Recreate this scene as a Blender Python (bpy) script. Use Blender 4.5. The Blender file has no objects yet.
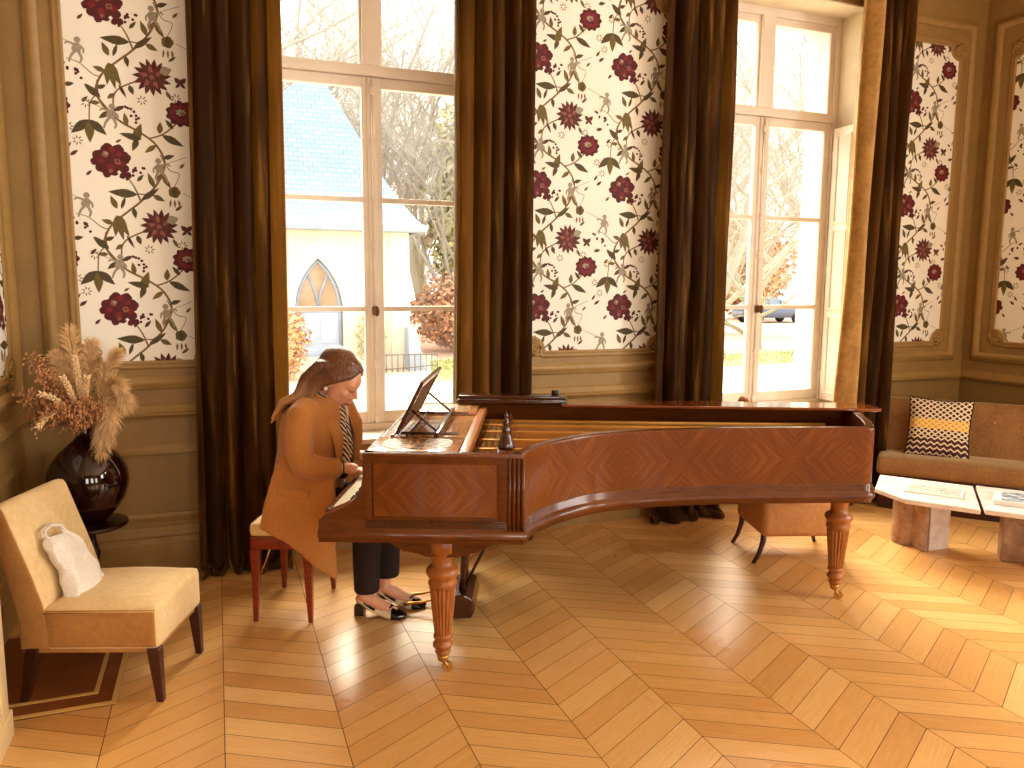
import bpy, bmesh, math, random
from mathutils import Vector, Matrix, noise
random.seed(7)
sc = bpy.context.scene
COL = sc.collection
PI = math.pi
rnd = random.uniform

# ------------------------------------------------------------------ mesh builder
class MB:
    def __init__(s):
        s.v=[]; s.f=[]; s.m=[]; s.uv=[]; s.sm=[]
    def add(s, vs, fs, mi=0, uv=None, smooth=False):
        o=len(s.v); s.v+= [tuple(p) for p in vs]
        for k,f in enumerate(fs):
            s.f.append([i+o for i in f]); s.m.append(mi); s.sm.append(smooth)
            s.uv.append([uv[i] for i in f] if uv else None)
        return s
    def box(s, x0,x1,y0,y1,z0,z1, mi=0, bev=0.0):
        x0,x1=min(x0,x1),max(x0,x1); y0,y1=min(y0,y1),max(y0,y1); z0,z1=min(z0,z1),max(z0,z1)
        b=min(bev,(x1-x0)*.45,(y1-y0)*.45,(z1-z0)*.45)
        if b<=0:
            vs=[(x,y,z) for z in (z0,z1) for y in (y0,y1) for x in (x0,x1)]
            return s.add(vs,[(0,2,3,1),(4,5,7,6),(0,1,5,4),(2,6,7,3),(0,4,6,2),(1,3,7,5)],mi)
        bm=bmesh.new(); bmesh.ops.create_cube(bm,size=1)
        for v in bm.verts: v.co=Vector(((x0+x1)/2+v.co.x*(x1-x0),(y0+y1)/2+v.co.y*(y1-y0),(z0+z1)/2+v.co.z*(z1-z0)))
        bmesh.ops.bevel(bm,geom=bm.edges[:],offset=b,segments=2,affect='EDGES',profile=.6)
        return s.bm(bm,mi,True)
    def bm(s,bm,mi=0,smooth=False):
        bm.verts.index_update()
        s.add([v.co[:] for v in bm.verts],[[v.index for v in f.verts] for f in bm.faces],mi,None,smooth); bm.free(); return s
    def tube(s, pts, r, n=8, mi=0, cap=True, smooth=True):
        pts=[Vector(p) for p in pts]; rs=r if isinstance(r,(list,tuple)) else [r]*len(pts)
        vs=[]; fs=[]; up=None
        for i,p in enumerate(pts):
            t=(pts[min(i+1,len(pts)-1)]-pts[max(i-1,0)])
            t=t.normalized() if t.length>1e-9 else Vector((0,0,1))
            if up is None:
                up=Vector((0,0,1)) if abs(t.z)<.9 else Vector((1,0,0))
            x=up.cross(t)
            if x.length<1e-6: x=Vector((1,0,0)).cross(t)
            x.normalize(); y=t.cross(x); up=y
            for k in range(n):
                a=2*PI*k/n; vs.append(p+x*math.cos(a)*rs[i]+y*math.sin(a)*rs[i])
        for i in range(len(pts)-1):
            for k in range(n):
                fs.append((i*n+k,i*n+(k+1)%n,(i+1)*n+(k+1)%n,(i+1)*n+k))
        if cap:
            fs.append(tuple(range(n))[::-1]); fs.append(tuple((len(pts)-1)*n+k for k in range(n)))
        return s.add(vs,fs,mi,None,smooth)
    def lathe(s, prof, c=(0,0,0), n=24, mi=0, flute=None, smooth=True, axis='z'):
        vs=[];fs=[]
        for (r,z) in prof:
            for k in range(n):
                a=2*PI*k/n; rr=r
                if flute and flute[0]<=z<=flute[1]: rr=r*(1-flute[2]*(k%2))
                if axis=='z': vs.append((c[0]+rr*math.cos(a),c[1]+rr*math.sin(a),c[2]+z))
                else: vs.append((c[0]+rr*math.cos(a),c[1]+z,c[2]+rr*math.sin(a)))
        for i in range(len(prof)-1):
            for k in range(n): fs.append((i*n+k,i*n+(k+1)%n,(i+1)*n+(k+1)%n,(i+1)*n+k))
        fs.append(tuple(range(n))[::-1]); fs.append(tuple((len(prof)-1)*n+k for k in range(n)))
        return s.add(vs,fs,mi,None,smooth)
    def prism(s, poly, z0, z1, mi=0, axis='z', uvs=False):
        n=len(poly)
        def P(p,h): return (p[0],p[1],h) if axis=='z' else ((p[0],h,p[1]) if axis=='y' else (h,p[0],p[1]))
        vs=[P(p,z0) for p in poly]+[P(p,z1) for p in poly]
        fs=[tuple(range(n))[::-1],tuple(range(n,2*n))]+[(i,(i+1)%n,n+(i+1)%n,n+i) for i in range(n)]
        return s.add(vs,fs,mi)
    def sweep(s, path, prof, closed=True, mi=0, P=None, smooth=False):
        """path: 2D points; prof: (out,height) ; P maps (u,v,h)->3D ; mitred"""
        n=len(path); pts=[Vector(p) for p in path]; vs=[];fs=[]
        P=P or (lambda u,v,h:(u,v,h))
        for i in range(n):
            a=pts[(i-1)%n] if (closed or i>0) else None; b=pts[(i+1)%n] if (closed or i<n-1) else None
            p=pts[i]
            d1=(p-a).normalized() if a is not None else (b-p).normalized()
            d2=(b-p).normalized() if b is not None else d1
            n1=Vector((d1.y,-d1.x)); n2=Vector((d2.y,-d2.x)); m=(n1+n2)
            m=m/max(m.length_squared/2,.35)if m.length>1e-6 else n1
            for (o,h) in prof:
                q=p+m*o; vs.append(P(q.x,q.y,h))
        k=len(prof)
        for i in range(n if closed else n-1):
            j=(i+1)%n
            for q in range(k-1): fs.append((i*k+q,i*k+q+1,j*k+q+1,j*k+q))
        return s.add(vs,fs,mi,None,smooth)
    def ell(s, c, r, mi=0, rot=None, seg=16, rings=10):
        bm=bmesh.new(); bmesh.ops.create_uvsphere(bm,u_segments=seg,v_segments=rings,radius=1)
        M=Matrix.Translation(c)@(rot.to_4x4() if rot else Matrix())@Matrix.Diagonal((r[0],r[1],r[2],1))
        bmesh.ops.transform(bm,matrix=M,verts=bm.verts); return s.bm(bm,mi,True)
    def grid(s, F, nu, nv, mi=0, uv=False, smooth=True):
        vs=[F(i/nu,j/nv) for j in range(nv+1) for i in range(nu+1)]
        U=[(i/nu,j/nv) for j in range(nv+1) for i in range(nu+1)] if uv else None
        w=nu+1
        return s.add(vs,[(j*w+i,j*w+i+1,(j+1)*w+i+1,(j+1)*w+i) for j in range(nv) for i in range(nu)],mi,U,smooth)
    def build(s, name, mats, parent=None, loc=(0,0,0), rotz=0, fixn=True):
        me=bpy.data.meshes.new(name); me.from_pydata(s.v,[],s.f)
        if not isinstance(mats,(list,tuple)): mats=[mats]
        for m in mats: me.materials.append(m)
        me.polygons.foreach_set('material_index',s.m); me.polygons.foreach_set('use_smooth',s.sm)
        if any(u is not None for u in s.uv):
            L=me.uv_layers.new(name='UVMap'); i=0; flat=[]
            for f,u in zip(s.f,s.uv):
                for k in range(len(f)):
                    flat+= list(u[k]) if u else [0.0,0.0]
            L.data.foreach_set('uv',flat)
        me.update()
        if fixn:
            bm=bmesh.new(); bm.from_mesh(me); bmesh.ops.recalc_face_normals(bm,faces=bm.faces[:]); bm.to_mesh(me); bm.free()
        o=bpy.data.objects.new(name,me); COL.objects.link(o); o.location=loc; o.rotation_euler=(0,0,rotz)
        if parent: o.parent=parent
        return o

def tag(o,label=None,cat=None,group=None,kind=None):
    if label: o['label']=label
    if cat: o['category']=cat
    if group: o['group']=group
    if kind: o['kind']=kind
    return o
def thing(name,label,cat,loc=(0,0,0),rotz=0,group=None):
    o=bpy.data.objects.new(name,None); COL.objects.link(o); o.empty_display_size=.1
    o.location=loc; o.rotation_euler=(0,0,rotz); return tag(o,label,cat,group)
def structure(o): o['kind']='structure'; return o
def bevel(o,w=.004,seg=2,ang=.6):
    m=o.modifiers.new('Bevel','BEVEL'); m.width=w; m.segments=seg; m.limit_method='ANGLE'; m.angle_limit=ang; return o
def subd(o,n=2):
    m=o.modifiers.new('Subd','SUBSURF'); m.levels=n; m.render_levels=n
    for p in o.data.polygons: p.use_smooth=True
    return o
def bake(o, voxel=.01, smooth=4, factor=.5):
    """fuse the overlapping volumes of one mesh into a single continuous skin"""
    m=o.modifiers.new('Remesh','REMESH'); m.mode='VOXEL'; m.voxel_size=voxel; m.use_smooth_shade=True
    if smooth:
        k=o.modifiers.new('Smooth','SMOOTH'); k.iterations=smooth; k.factor=factor
    dg=bpy.context.evaluated_depsgraph_get(); dg.update()
    me=bpy.data.meshes.new_from_object(o.evaluated_get(dg)); mats=[q for q in o.data.materials]
    o.modifiers.clear(); old=o.data; o.data=me; bpy.data.meshes.remove(old)
    if not me.materials:
        for q in mats: me.materials.append(q)
    for p in me.polygons: p.use_smooth=True; p.material_index=0
    return o
def copy_tree(o,parent=None):
    c=o.copy(); COL.objects.link(c)
    if parent: c.parent=parent
    for ch in o.children: copy_tree(ch,c)
    return c

# ------------------------------------------------------------------ materials
def lin(c):
    c=c/255; return c/12.92 if c<=.04045 else ((c+.055)/1.055)**2.4
def rgb(r,g,b): return (lin(r),lin(g),lin(b),1)
def rgo(r,g,b): return tuple(lin(c)*.72 for c in (r,g,b))+(1,)   # outdoor colours darkened evenly to offset the strong sky
class NT:
    def __init__(s,name):
        s.mat=bpy.data.materials.new(name); s.mat.use_nodes=True; s.t=s.mat.node_tree; s.t.nodes.clear()
        s.out=s.n('ShaderNodeOutputMaterial')
    def n(s,ty,**k):
        x=s.t.nodes.new(ty)
        for a,b in k.items():
            if a.startswith('_'): x.inputs[a[1:].replace('_',' ')].default_value=b
            else: setattr(x,a,b)
        return x
    def l(s,a,b): s.t.links.new(a,b)
    def math(s,op,a,b=None,c=None):
        x=s.n('ShaderNodeMath',operation=op)
        for i,q in enumerate((a,b,c)):
            if q is None: continue
            if isinstance(q,(int,float)): x.inputs[i].default_value=q
            else: s.l(q,x.inputs[i])
        return x.outputs[0]
    def ramp(s,fac,stops,interp='LINEAR'):
        r=s.n('ShaderNodeValToRGB'); cr=r.color_ramp; cr.interpolation=interp
        while len(cr.elements)<len(stops): cr.elements.new(.5)
        for e,(p,c) in zip(cr.elements,stops): e.position=p; e.color=c
        s.l(fac,r.inputs[0]); return r.outputs[0]
    def mix(s,fac,a,b,mode='MIX'):
        x=s.n('ShaderNodeMix',data_type='RGBA',blend_type=mode)
        for i,q in ((0,fac),(6,a),(7,b)):
            if isinstance(q,(int,float)): x.inputs[i].default_value=q
            elif isinstance(q,tuple): x.inputs[i].default_value=q
            else: s.l(q,x.inputs[i])
        return x.outputs[2]
    def coord(s,which='Object'): return s.n('ShaderNodeTexCoord').outputs[which]
    def mapping(s,vec,scale=(1,1,1),rot=(0,0,0),loc=(0,0,0)):
        m=s.n('ShaderNodeMapping'); m.inputs['Scale'].default_value=scale; m.inputs['Rotation'].default_value=rot; m.inputs['Location'].default_value=loc
        s.l(vec,m.inputs[0]); return m.outputs[0]
    def noise(s,vec,scale=5,detail=3,rough=.5):
        x=s.n('ShaderNodeTexNoise'); x.inputs['Scale'].default_value=scale; x.inputs['Detail'].default_value=detail; x.inputs['Roughness'].default_value=rough
        if vec is not None: s.l(vec,x.inputs['Vector'])
        return x.outputs['Fac']
    def bsdf(s,color,rough=.5,metal=0,bump=None,bstr=.2,bdist=.01,**k):
        b=s.n('ShaderNodeBsdfPrincipled')
        if isinstance(color,tuple): b.inputs['Base Color'].default_value=color
        else: s.l(color,b.inputs['Base Color'])
        if isinstance(rough,(int,float)): b.inputs['Roughness'].default_value=rough
        else: s.l(rough,b.inputs['Roughness'])
        b.inputs['Metallic'].default_value=metal
        for a,q in k.items():
            inp=b.inputs[a.replace('_',' ')]
            if isinstance(q,(int,float,tuple)): inp.default_value=q
            else: s.l(q,inp)
        if bump is not None:
            u=s.n('ShaderNodeBump'); u.inputs['Strength'].default_value=bstr; u.inputs['Distance'].default_value=bdist
            s.l(bump,u.inputs['Height']); s.l(u.outputs[0],b.inputs['Normal'])
        s.l(b.outputs[0],s.out.inputs[0]); s.b=b; return s.mat
def plain(name,c,rough=.5,metal=0,var=.12,scale=6,**k):
    t=NT(name); f=t.noise(t.coord(),scale,4)
    lo=tuple(x*(1-var) for x in c[:3])+(1,); hi=tuple(min(1,x*(1+var)) for x in c[:3])+(1,)
    return t.bsdf(t.ramp(f,[(.3,lo),(.7,hi)]),rough,metal,**k)
def wood(name,dark,light,rough=.3,scale=(1,1,14),freq=7,**k):
    t=NT(name); v=t.mapping(t.coord(),scale); f=t.noise(v,freq,5,.6)
    g=t.noise(t.coord(),2.5,2)
    c=t.ramp(f,[(.3,dark),(.7,light)]); c=t.mix(.35,c,t.ramp(g,[(.3,dark),(.7,light)]))
    return t.bsdf(c,rough,0,**k)
def velvet(name,dark,light,scale=60,rough=.8,sheen=.6,tint=None):
    t=NT(name); f=t.noise(t.coord(),scale,4,.7); g=t.noise(t.coord(),6,3)
    c=t.ramp(t.math('ADD',t.math('MULTIPLY',f,.6),t.math('MULTIPLY',g,.4)),[(.32,dark),(.68,light)])
    return t.bsdf(c,rough,0,f,.25,.003,Sheen_Weight=sheen,Sheen_Roughness=.35,Sheen_Tint=tint or light)
def fabric(name,c,scale=180,rough=.9,var=.15,sheen=.15):
    t=NT(name); f=t.noise(t.coord(),scale,3,.7)
    lo=tuple(x*(1-var) for x in c[:3])+(1,); hi=tuple(min(1,x*(1+var)) for x in c[:3])+(1,)
    return t.bsdf(t.ramp(f,[(.3,lo),(.7,hi)]),rough,0,f,.2,.002,Sheen_Weight=sheen)

M={}
def floor_mat():
    t=NT('oak_planks'); uv=t.n('ShaderNodeUVMap',uv_map='UVMap').outputs[0]
    at=t.n('ShaderNodeAttribute',attribute_name='tone',attribute_type='GEOMETRY').outputs['Fac']
    v=t.mapping(uv,(2.2,34,1)); f=t.noise(v,3,5,.62)
    x=t.math('ADD',t.math('MULTIPLY',f,.5),t.math('MULTIPLY',at,.5))
    c=t.ramp(x,[(.15,rgb(186,128,66)),(.5,rgb(214,160,94)),(.85,rgb(236,194,132))])
    g=t.noise(t.coord(),1.3,3)
    r=t.math('ADD',t.math('MULTIPLY',g,.14),.22)
    return t.bsdf(c,r,0,f,.06,.002,Specular_IOR_Level=.8)
M['floor']=floor_mat()
M['gap']=plain('plank_gap',rgb(84,48,22),.8)
def veneer():
    t=NT('rosewood_veneer'); uv=t.n('ShaderNodeUVMap',uv_map='UVMap').outputs[0]
    s=t.n('ShaderNodeSeparateXYZ'); t.l(uv,s.inputs[0]); u,v=s.outputs[0],s.outputs[1]
    fu=t.math('ABSOLUTE',t.math('SUBTRACT',t.math('FRACT',t.math('DIVIDE',u,.56)),.5))
    fu=t.math('MULTIPLY',fu,.56); fv=t.math('ABSOLUTE',t.math('SUBTRACT',v,.825))
    p=t.math('ADD',fu,fv); q=t.math('SUBTRACT',fu,fv)
    c=t.n('ShaderNodeCombineXYZ'); t.l(t.math('MULTIPLY',p,52),c.inputs[0]); t.l(t.math('MULTIPLY',q,3.0),c.inputs[1])
    f=t.noise(c.outputs[0],1.1,5,.65); g=t.noise(uv,4,2)
    x=t.math('ADD',t.math('MULTIPLY',f,.75),t.math('MULTIPLY',g,.25))
    col=t.ramp(x,[(.25,rgb(72,32,7)),(.5,rgb(104,52,11)),(.78,rgb(140,80,26))])
    return t.bsdf(col,.32,0,Coat_Weight=.14,Coat_Roughness=.08,Specular_IOR_Level=.2)
M['veneer']=veneer()
M['case']=wood('polished_rosewood',rgb(70,32,9),rgb(108,56,18),.25,(2,2,12),5,Specular_IOR_Level=.25,Coat_Weight=.22,Coat_Roughness=.08)
M['casedark']=wood('dark_rosewood',rgb(44,16,6),rgb(76,32,11),.2,(2,2,12),5,Coat_Weight=.4,Coat_Roughness=.1)
M['legwood']=wood('carved_walnut',rgb(126,68,24),rgb(180,110,50),.35,(10,10,1.5),5)
M['plate']=plain('gilt_plate',rgb(206,150,70),.32,.6)
M['sound']=wood('spruce_soundboard',rgb(150,92,40),rgb(196,136,70),.4,(1,14,1))
M['string']=plain('steel_string',rgb(190,160,110),.3,.9)
M['brass']=plain('worn_brass',rgb(196,150,80),.32,.9)
M['ivory']=plain('ivory_key',rgb(240,230,205),.3)
M['ebony']=plain('ebony',rgb(20,12,10),.25)
def fret():
    t=NT('fretwork_panel'); v=t.n('ShaderNodeTexVoronoi',feature='DISTANCE_TO_EDGE'); v.inputs['Scale'].default_value=46
    t.l(t.mapping(t.coord(),(1,1,1)),v.inputs['Vector']); c=t.ramp(v.outputs['Distance'],[(.10,rgb(112,64,30)),(.2,rgb(30,12,6))])
    return t.bsdf(c,.6)
M['fret']=fret()
def fret2():
    t=NT('scroll_marquetry'); v=t.n('ShaderNodeTexVoronoi',feature='DISTANCE_TO_EDGE'); v.inputs['Scale'].default_value=26
    n=t.noise(t.coord(),18,1); t.l(t.coord(),v.inputs['Vector']); c=t.ramp(t.math('ADD',v.outputs['Distance'],t.math('MULTIPLY',n,.12)),[(.15,rgb(196,146,96)),(.17,rgb(44,18,10))])
    return t.bsdf(c,.3)
M['fret2']=fret2()
M['deck']=wood('pale_deck_wood',rgb(150,96,54),rgb(196,142,92),.2,(12,2,2),5,Coat_Weight=.6,Coat_Roughness=.06)
M['lidwood']=wood('lid_polish',rgb(96,40,16),rgb(140,70,32),.12,(2,2,12),5,Coat_Weight=1.0,Coat_Roughness=.05)
def boiserie():
    t=NT('ochre_panel_paint'); f=t.noise(t.coord(),5,4); g=t.noise(t.coord(),90,3)
    c=t.ramp(t.math('ADD',t.math('MULTIPLY',f,.6),t.math('MULTIPLY',g,.4)),[(.3,rgb(140,108,58)),(.7,rgb(158,124,70))])
    return t.bsdf(c,.55,0,g,.06,.003)
M['wall']=boiserie()
M['wall2']=plain('ochre_moulding_paint',rgb(158,123,68),.5,0,.08,20)
M['cream']=plain('ivory_window_paint',rgb(226,212,196),.45,0,.05)
M['shutter']=plain('white_shutter_paint',rgb(236,228,212),.5,0,.03)
M['plaster']=plain('cream_plaster',rgb(228,214,186),.85,0,.06)
M['ceil']=plain('ceiling_plaster',rgb(226,210,176),.85,0,.04)
M['paper']=plain('cream_wallpaper',rgb(249,245,234),.75,0,.03,3)
M['dred']=plain('print_dark_red',rgb(82,9,15),.7,0,.2,40)
M['red']=plain('print_red',rgb(116,20,28),.7,0,.2,40)
M['rose']=plain('print_dusty_rose',rgb(140,84,74),.7,0,.2,40)
M['aub']=plain('print_brown_red',rgb(90,38,29),.7,0,.25,40)
M['olive']=plain('print_olive',rgb(106,90,40),.7,0,.2,40)
M['olive2']=plain('print_dark_olive',rgb(78,66,34),.7,0,.2,40)
M['vine']=plain('print_vine',rgb(124,94,46),.7,0,.2,40)
M['grey']=plain('print_grey',rgb(158,148,128),.7,0,.15,40)
def drape():
    t=NT('brown_velvet'); f=t.noise(t.mapping(t.coord(),(22,22,1.6)),1,5,.65)  # crushed pile streaks, the pale ones also painting highlights on the folds
    t.bsdf(t.ramp(f,[(.35,rgb(32,18,8)),(.54,rgb(54,34,12)),(.74,rgb(136,96,40))]),.5,0,f,.2,.003,Sheen_Weight=.5,Sheen_Roughness=.25,Sheen_Tint=rgb(255,190,84),Specular_IOR_Level=.08)
    tr=t.n('ShaderNodeBsdfTranslucent'); tr.inputs[0].default_value=rgb(226,182,112); m=t.n('ShaderNodeMixShader'); m.inputs[0].default_value=.3
    t.l(t.b.outputs[0],m.inputs[1]); t.l(tr.outputs[0],m.inputs[2]); t.l(m.outputs[0],t.out.inputs[0]); return t.mat
M['curtain']=drape()
M['drapelit']=velvet('window_lit_velvet',rgb(140,98,44),rgb(196,152,84),26,.6,.8,rgb(255,220,150))  # lighter copy of the curtain velvet, window light put into the colour
M['lining']=fabric('curtain_lining',rgb(196,168,120))
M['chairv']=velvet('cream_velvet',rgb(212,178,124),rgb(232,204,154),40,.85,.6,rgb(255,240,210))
M['chairshade']=velvet('shaded_side_velvet',rgb(158,106,50),rgb(184,132,70),40,.85,.5,rgb(255,220,160))  # darker velvet for the chair sides, shade put into the colour
M['tan']=velvet('tan_upholstery',rgb(168,104,46),rgb(196,134,70),40,.7,.3)
M['sofa']=velvet('bronze_velvet',rgb(118,78,36),rgb(168,120,68),60,.75,1.0,rgb(255,230,180))
M['legdark']=wood('dark_stained_wood',rgb(40,14,8),rgb(72,28,16),.3)
M['mahog']=wood('red_mahogany',rgb(96,26,10),rgb(146,52,22),.28)
M['benchseat']=fabric('bench_cream_cloth',rgb(226,190,130))
M['white']=fabric('white_cotton',rgb(232,224,214),140)
M['vase']=plain('dark_oxblood_glaze',rgb(34,8,10),.06,0,.2,Coat_Weight=.6)
M['tabledark']=plain('dark_lacquer',rgb(40,12,10),.25)
def travertine():
    t=NT('rose_marble'); v=t.coord(); f=t.noise(v,9,6,.65); g=t.noise(v,40,3)
    c=t.ramp(f,[(.3,rgb(206,188,178)),(.5,rgb(232,222,216)),(.7,rgb(244,238,234))])
    c=t.mix(t.math('MULTIPLY',g,.25),c,rgb(150,110,90))
    return t.bsdf(c,.3)
M['marble']=travertine()
M['marble2']=(lambda t: t.bsdf(t.ramp(t.noise(t.coord(),12,6,.7),[(.3,rgb(122,84,58)),(.55,rgb(168,132,104)),(.75,rgb(198,170,146))]),.4))(NT('brown_marble'))
M['coat']=fabric('camel_wool',rgb(180,116,54),120,.9,.14,.25)
M['skin']=plain('skin',rgb(224,164,130),.5,0,.05,20,Subsurface_Weight=.08)
M['lip']=plain('lip',rgb(182,92,82),.4); M['brow']=plain('brow_hair',rgb(84,50,32),.7)
def hairm():
    t=NT('brown_hair'); s=t.n('ShaderNodeSeparateXYZ'); t.l(t.coord(),s.inputs[0])
    f=t.noise(t.mapping(t.coord(),(60,60,5)),2,4)
    c=t.ramp(f,[(.3,rgb(66,34,18)),(.7,rgb(116,68,38))]); z=t.ramp(s.outputs[2],[(.0,rgb(190,136,84)),(1,rgb(190,136,84))])
    k=t.ramp(t.math('MULTIPLY',t.math('SUBTRACT',1.2,s.outputs[2]),4.5),[(0,(0,0,0,1)),(1,(1,1,1,1))])
    return t.bsdf(t.mix(k,c,rgb(206,154,100)),.45,0,f,.4,.004)
M['hair']=hairm()
M['trouser']=fabric('dark_trouser_cloth',rgb(34,15,12),sheen=0)
M['shoecream']=plain('cream_leather',rgb(226,204,170),.4); M['shoeblack']=plain('black_patent',rgb(22,12,12),.15)
M['pearl']=plain('pearl',rgb(240,236,230),.25)
def scarf():
    t=NT('striped_silk'); w=t.n('ShaderNodeTexWave',wave_type='BANDS',bands_direction='DIAGONAL'); w.inputs['Scale'].default_value=22; w.inputs['Distortion'].default_value=4; w.inputs['Detail'].default_value=1
    t.l(t.coord(),w.inputs[0]); return t.bsdf(t.ramp(w.outputs['Fac'],[(.45,rgb(34,16,14)),(.55,rgb(222,196,168))],'CONSTANT'),.5)
M['scarf']=scarf()
M['blouse']=plain('dark_blouse',rgb(52,24,18),.7)
M['pampas']=plain('pampas_plume',rgb(238,200,150),.9,0,.2,30)
M['pampas2']=plain('dried_brown_seed',rgb(196,142,96),.9,0,.3,30)
M['pampas3']=plain('pale_seed_head',rgb(244,212,164),.8,0,.1,30)
M['stem']=plain('dry_stem',rgb(160,116,66),.9)
def glass():
    t=NT('window_glass'); a=t.n('ShaderNodeBsdfTransparent'); g=t.n('ShaderNodeBsdfGlossy'); g.inputs['Roughness'].default_value=.02
    fr=t.n('ShaderNodeFresnel'); fr.inputs[0].default_value=1.12; m=t.n('ShaderNodeMixShader'); t.l(fr.outputs[0],m.inputs[0]); t.l(a.outputs[0],m.inputs[1]); t.l(g.outputs[0],m.inputs[2]); t.l(m.outputs[0],t.out.inputs[0]); return t.mat
M['glass']=glass()
M['brasslock']=plain('dark_bronze',rgb(96,66,40),.35,.7)
M['stucco']=plain('cream_stucco',rgo(246,226,202),.9,0,.04,1.5)
M['stucco2']=plain('white_stone',rgo(244,234,214),.9,0,.03)
def slate():
    t=NT('blue_slate'); s=t.n('ShaderNodeSeparateXYZ'); t.l(t.coord(),s.inputs[0])
    b=t.n('ShaderNodeTexBrick'); b.inputs['Scale'].default_value=1; b.inputs['Brick Width'].default_value=.22; b.inputs['Row Height'].default_value=.12; b.inputs['Mortar Size'].default_value=.01
    b.inputs['Color1'].default_value=rgo(136,166,210); b.inputs['Color2'].default_value=rgo(152,180,218); b.inputs['Mortar'].default_value=rgo(112,136,178)
    c=t.n('ShaderNodeCombineXYZ'); t.l(s.outputs[0],c.inputs[0]); t.l(s.outputs[2],c.inputs[1]); t.l(c.outputs[0],b.inputs['Vector'])
    return t.bsdf(b.outputs['Color'],.6)
M['slate']=slate()
M['bluepaint']=plain('pale_blue_paint',rgo(190,204,228),.6,0,.04)
M['bluegrey']=plain('blue_grey_trim',rgo(160,176,204),.6,0,.05)
M['darkglass']=plain('dim_glass',rgb(150,126,100),.1)
M['gravel']=plain('pale_gravel',rgo(232,216,190),.95,0,.1,3)
M['gravel2']=plain('pink_gravel',rgo(206,170,148),.95,0,.1,3)
M['grass']=plain('grass_blade',rgo(190,190,130),.9,0,.2,20)
M['bark']=plain('grey_bark',rgo(196,188,178),.95,0,.2,4)  # bark and leaf colours paled to stand for outdoor haze and glare
M['bark2']=plain('mossy_bark',rgo(186,182,160),.95,0,.25,3)
M['leafrust']=plain('rust_leaf',rgo(226,176,126),.9,0,.3,9)
M['leafgreen']=plain('pale_green_leaf',rgo(206,204,156),.9,0,.25,9)
M['leafbrown']=plain('beech_hedge_leaf',rgo(214,166,136),.9,0,.3,9)
M['iron']=plain('grey_iron',rgo(150,140,130),.5,.5)
M['carblue']=plain('blue_grey_car_paint',rgb(92,106,132),.25,.3)
M['carglass']=plain('car_window',rgb(120,140,160),.1)
M['tyre']=plain('tyre_rubber',rgb(50,48,50),.8)
def cushionm():
    t=NT('woven_geometric'); uv=t.n('ShaderNodeUVMap',uv_map='UVMap').outputs[0]
    s=t.n('ShaderNodeSeparateXYZ'); t.l(uv,s.inputs[0]); u,v=s.outputs[0],s.outputs[1]
    tri=lambda x:t.math('ABSOLUTE',t.math('SUBTRACT',t.math('FRACT',x),.5))
    zz=t.math('MULTIPLY',tri(t.math('MULTIPLY',u,9)),1.0)
    row=t.math('MULTIPLY',v,11)
    a=tri(t.math('ADD',row,zz)); b=tri(t.math('SUBTRACT',row,zz))
    la=t.math('LESS_THAN',a,.16); lb=t.math('LESS_THAN',b,.16)
    up=t.math('GREATER_THAN',v,.33); lb=t.math('MULTIPLY',lb,up)
    line=t.math('MAXIMUM',la,lb)
    yel=t.math('MULTIPLY',t.math('GREATER_THAN',v,.46),t.math('LESS_THAN',v,.64))
    bg=t.mix(yel,rgb(74,38,26),rgb(224,168,78)); fg=t.mix(yel,rgb(240,224,196),rgb(248,216,140))
    return t.bsdf(t.mix(line,bg,fg),.9,0,line,.3,.004)
M['cushion']=cushionm()
M['mag']=plain('magazine_paper',rgb(238,234,228),.4,0,.02)
def magpic(n,c1,c2,c3):
    t=NT(n); f=t.noise(t.coord('Generated'),5,3); return t.bsdf(t.ramp(f,[(.35,c1),(.5,c2),(.65,c3)]),.35)
M['pic1']=magpic('magazine_photo',rgb(150,110,120),rgb(214,206,196),rgb(120,150,130))
M['pic2']=magpic('book_cover_photo',rgb(70,84,104),rgb(150,160,172),rgb(232,232,232))
M['hearth']=plain('brown_hearth_stone',rgb(128,70,28),.4,0,.2,8)
M['inlay']=plain('pale_stone_inlay',rgb(214,168,96),.4,0,.05)
M['mantel']=plain('cream_marble',rgb(226,200,150),.35,0,.06)
M['rubber']=plain('black_rubber',rgb(20,18,18),.7)
SKY=2.2; REARW=28; SIDEW=100; CEILW=0; SUNW=16.0; EXPO=0.68
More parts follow.
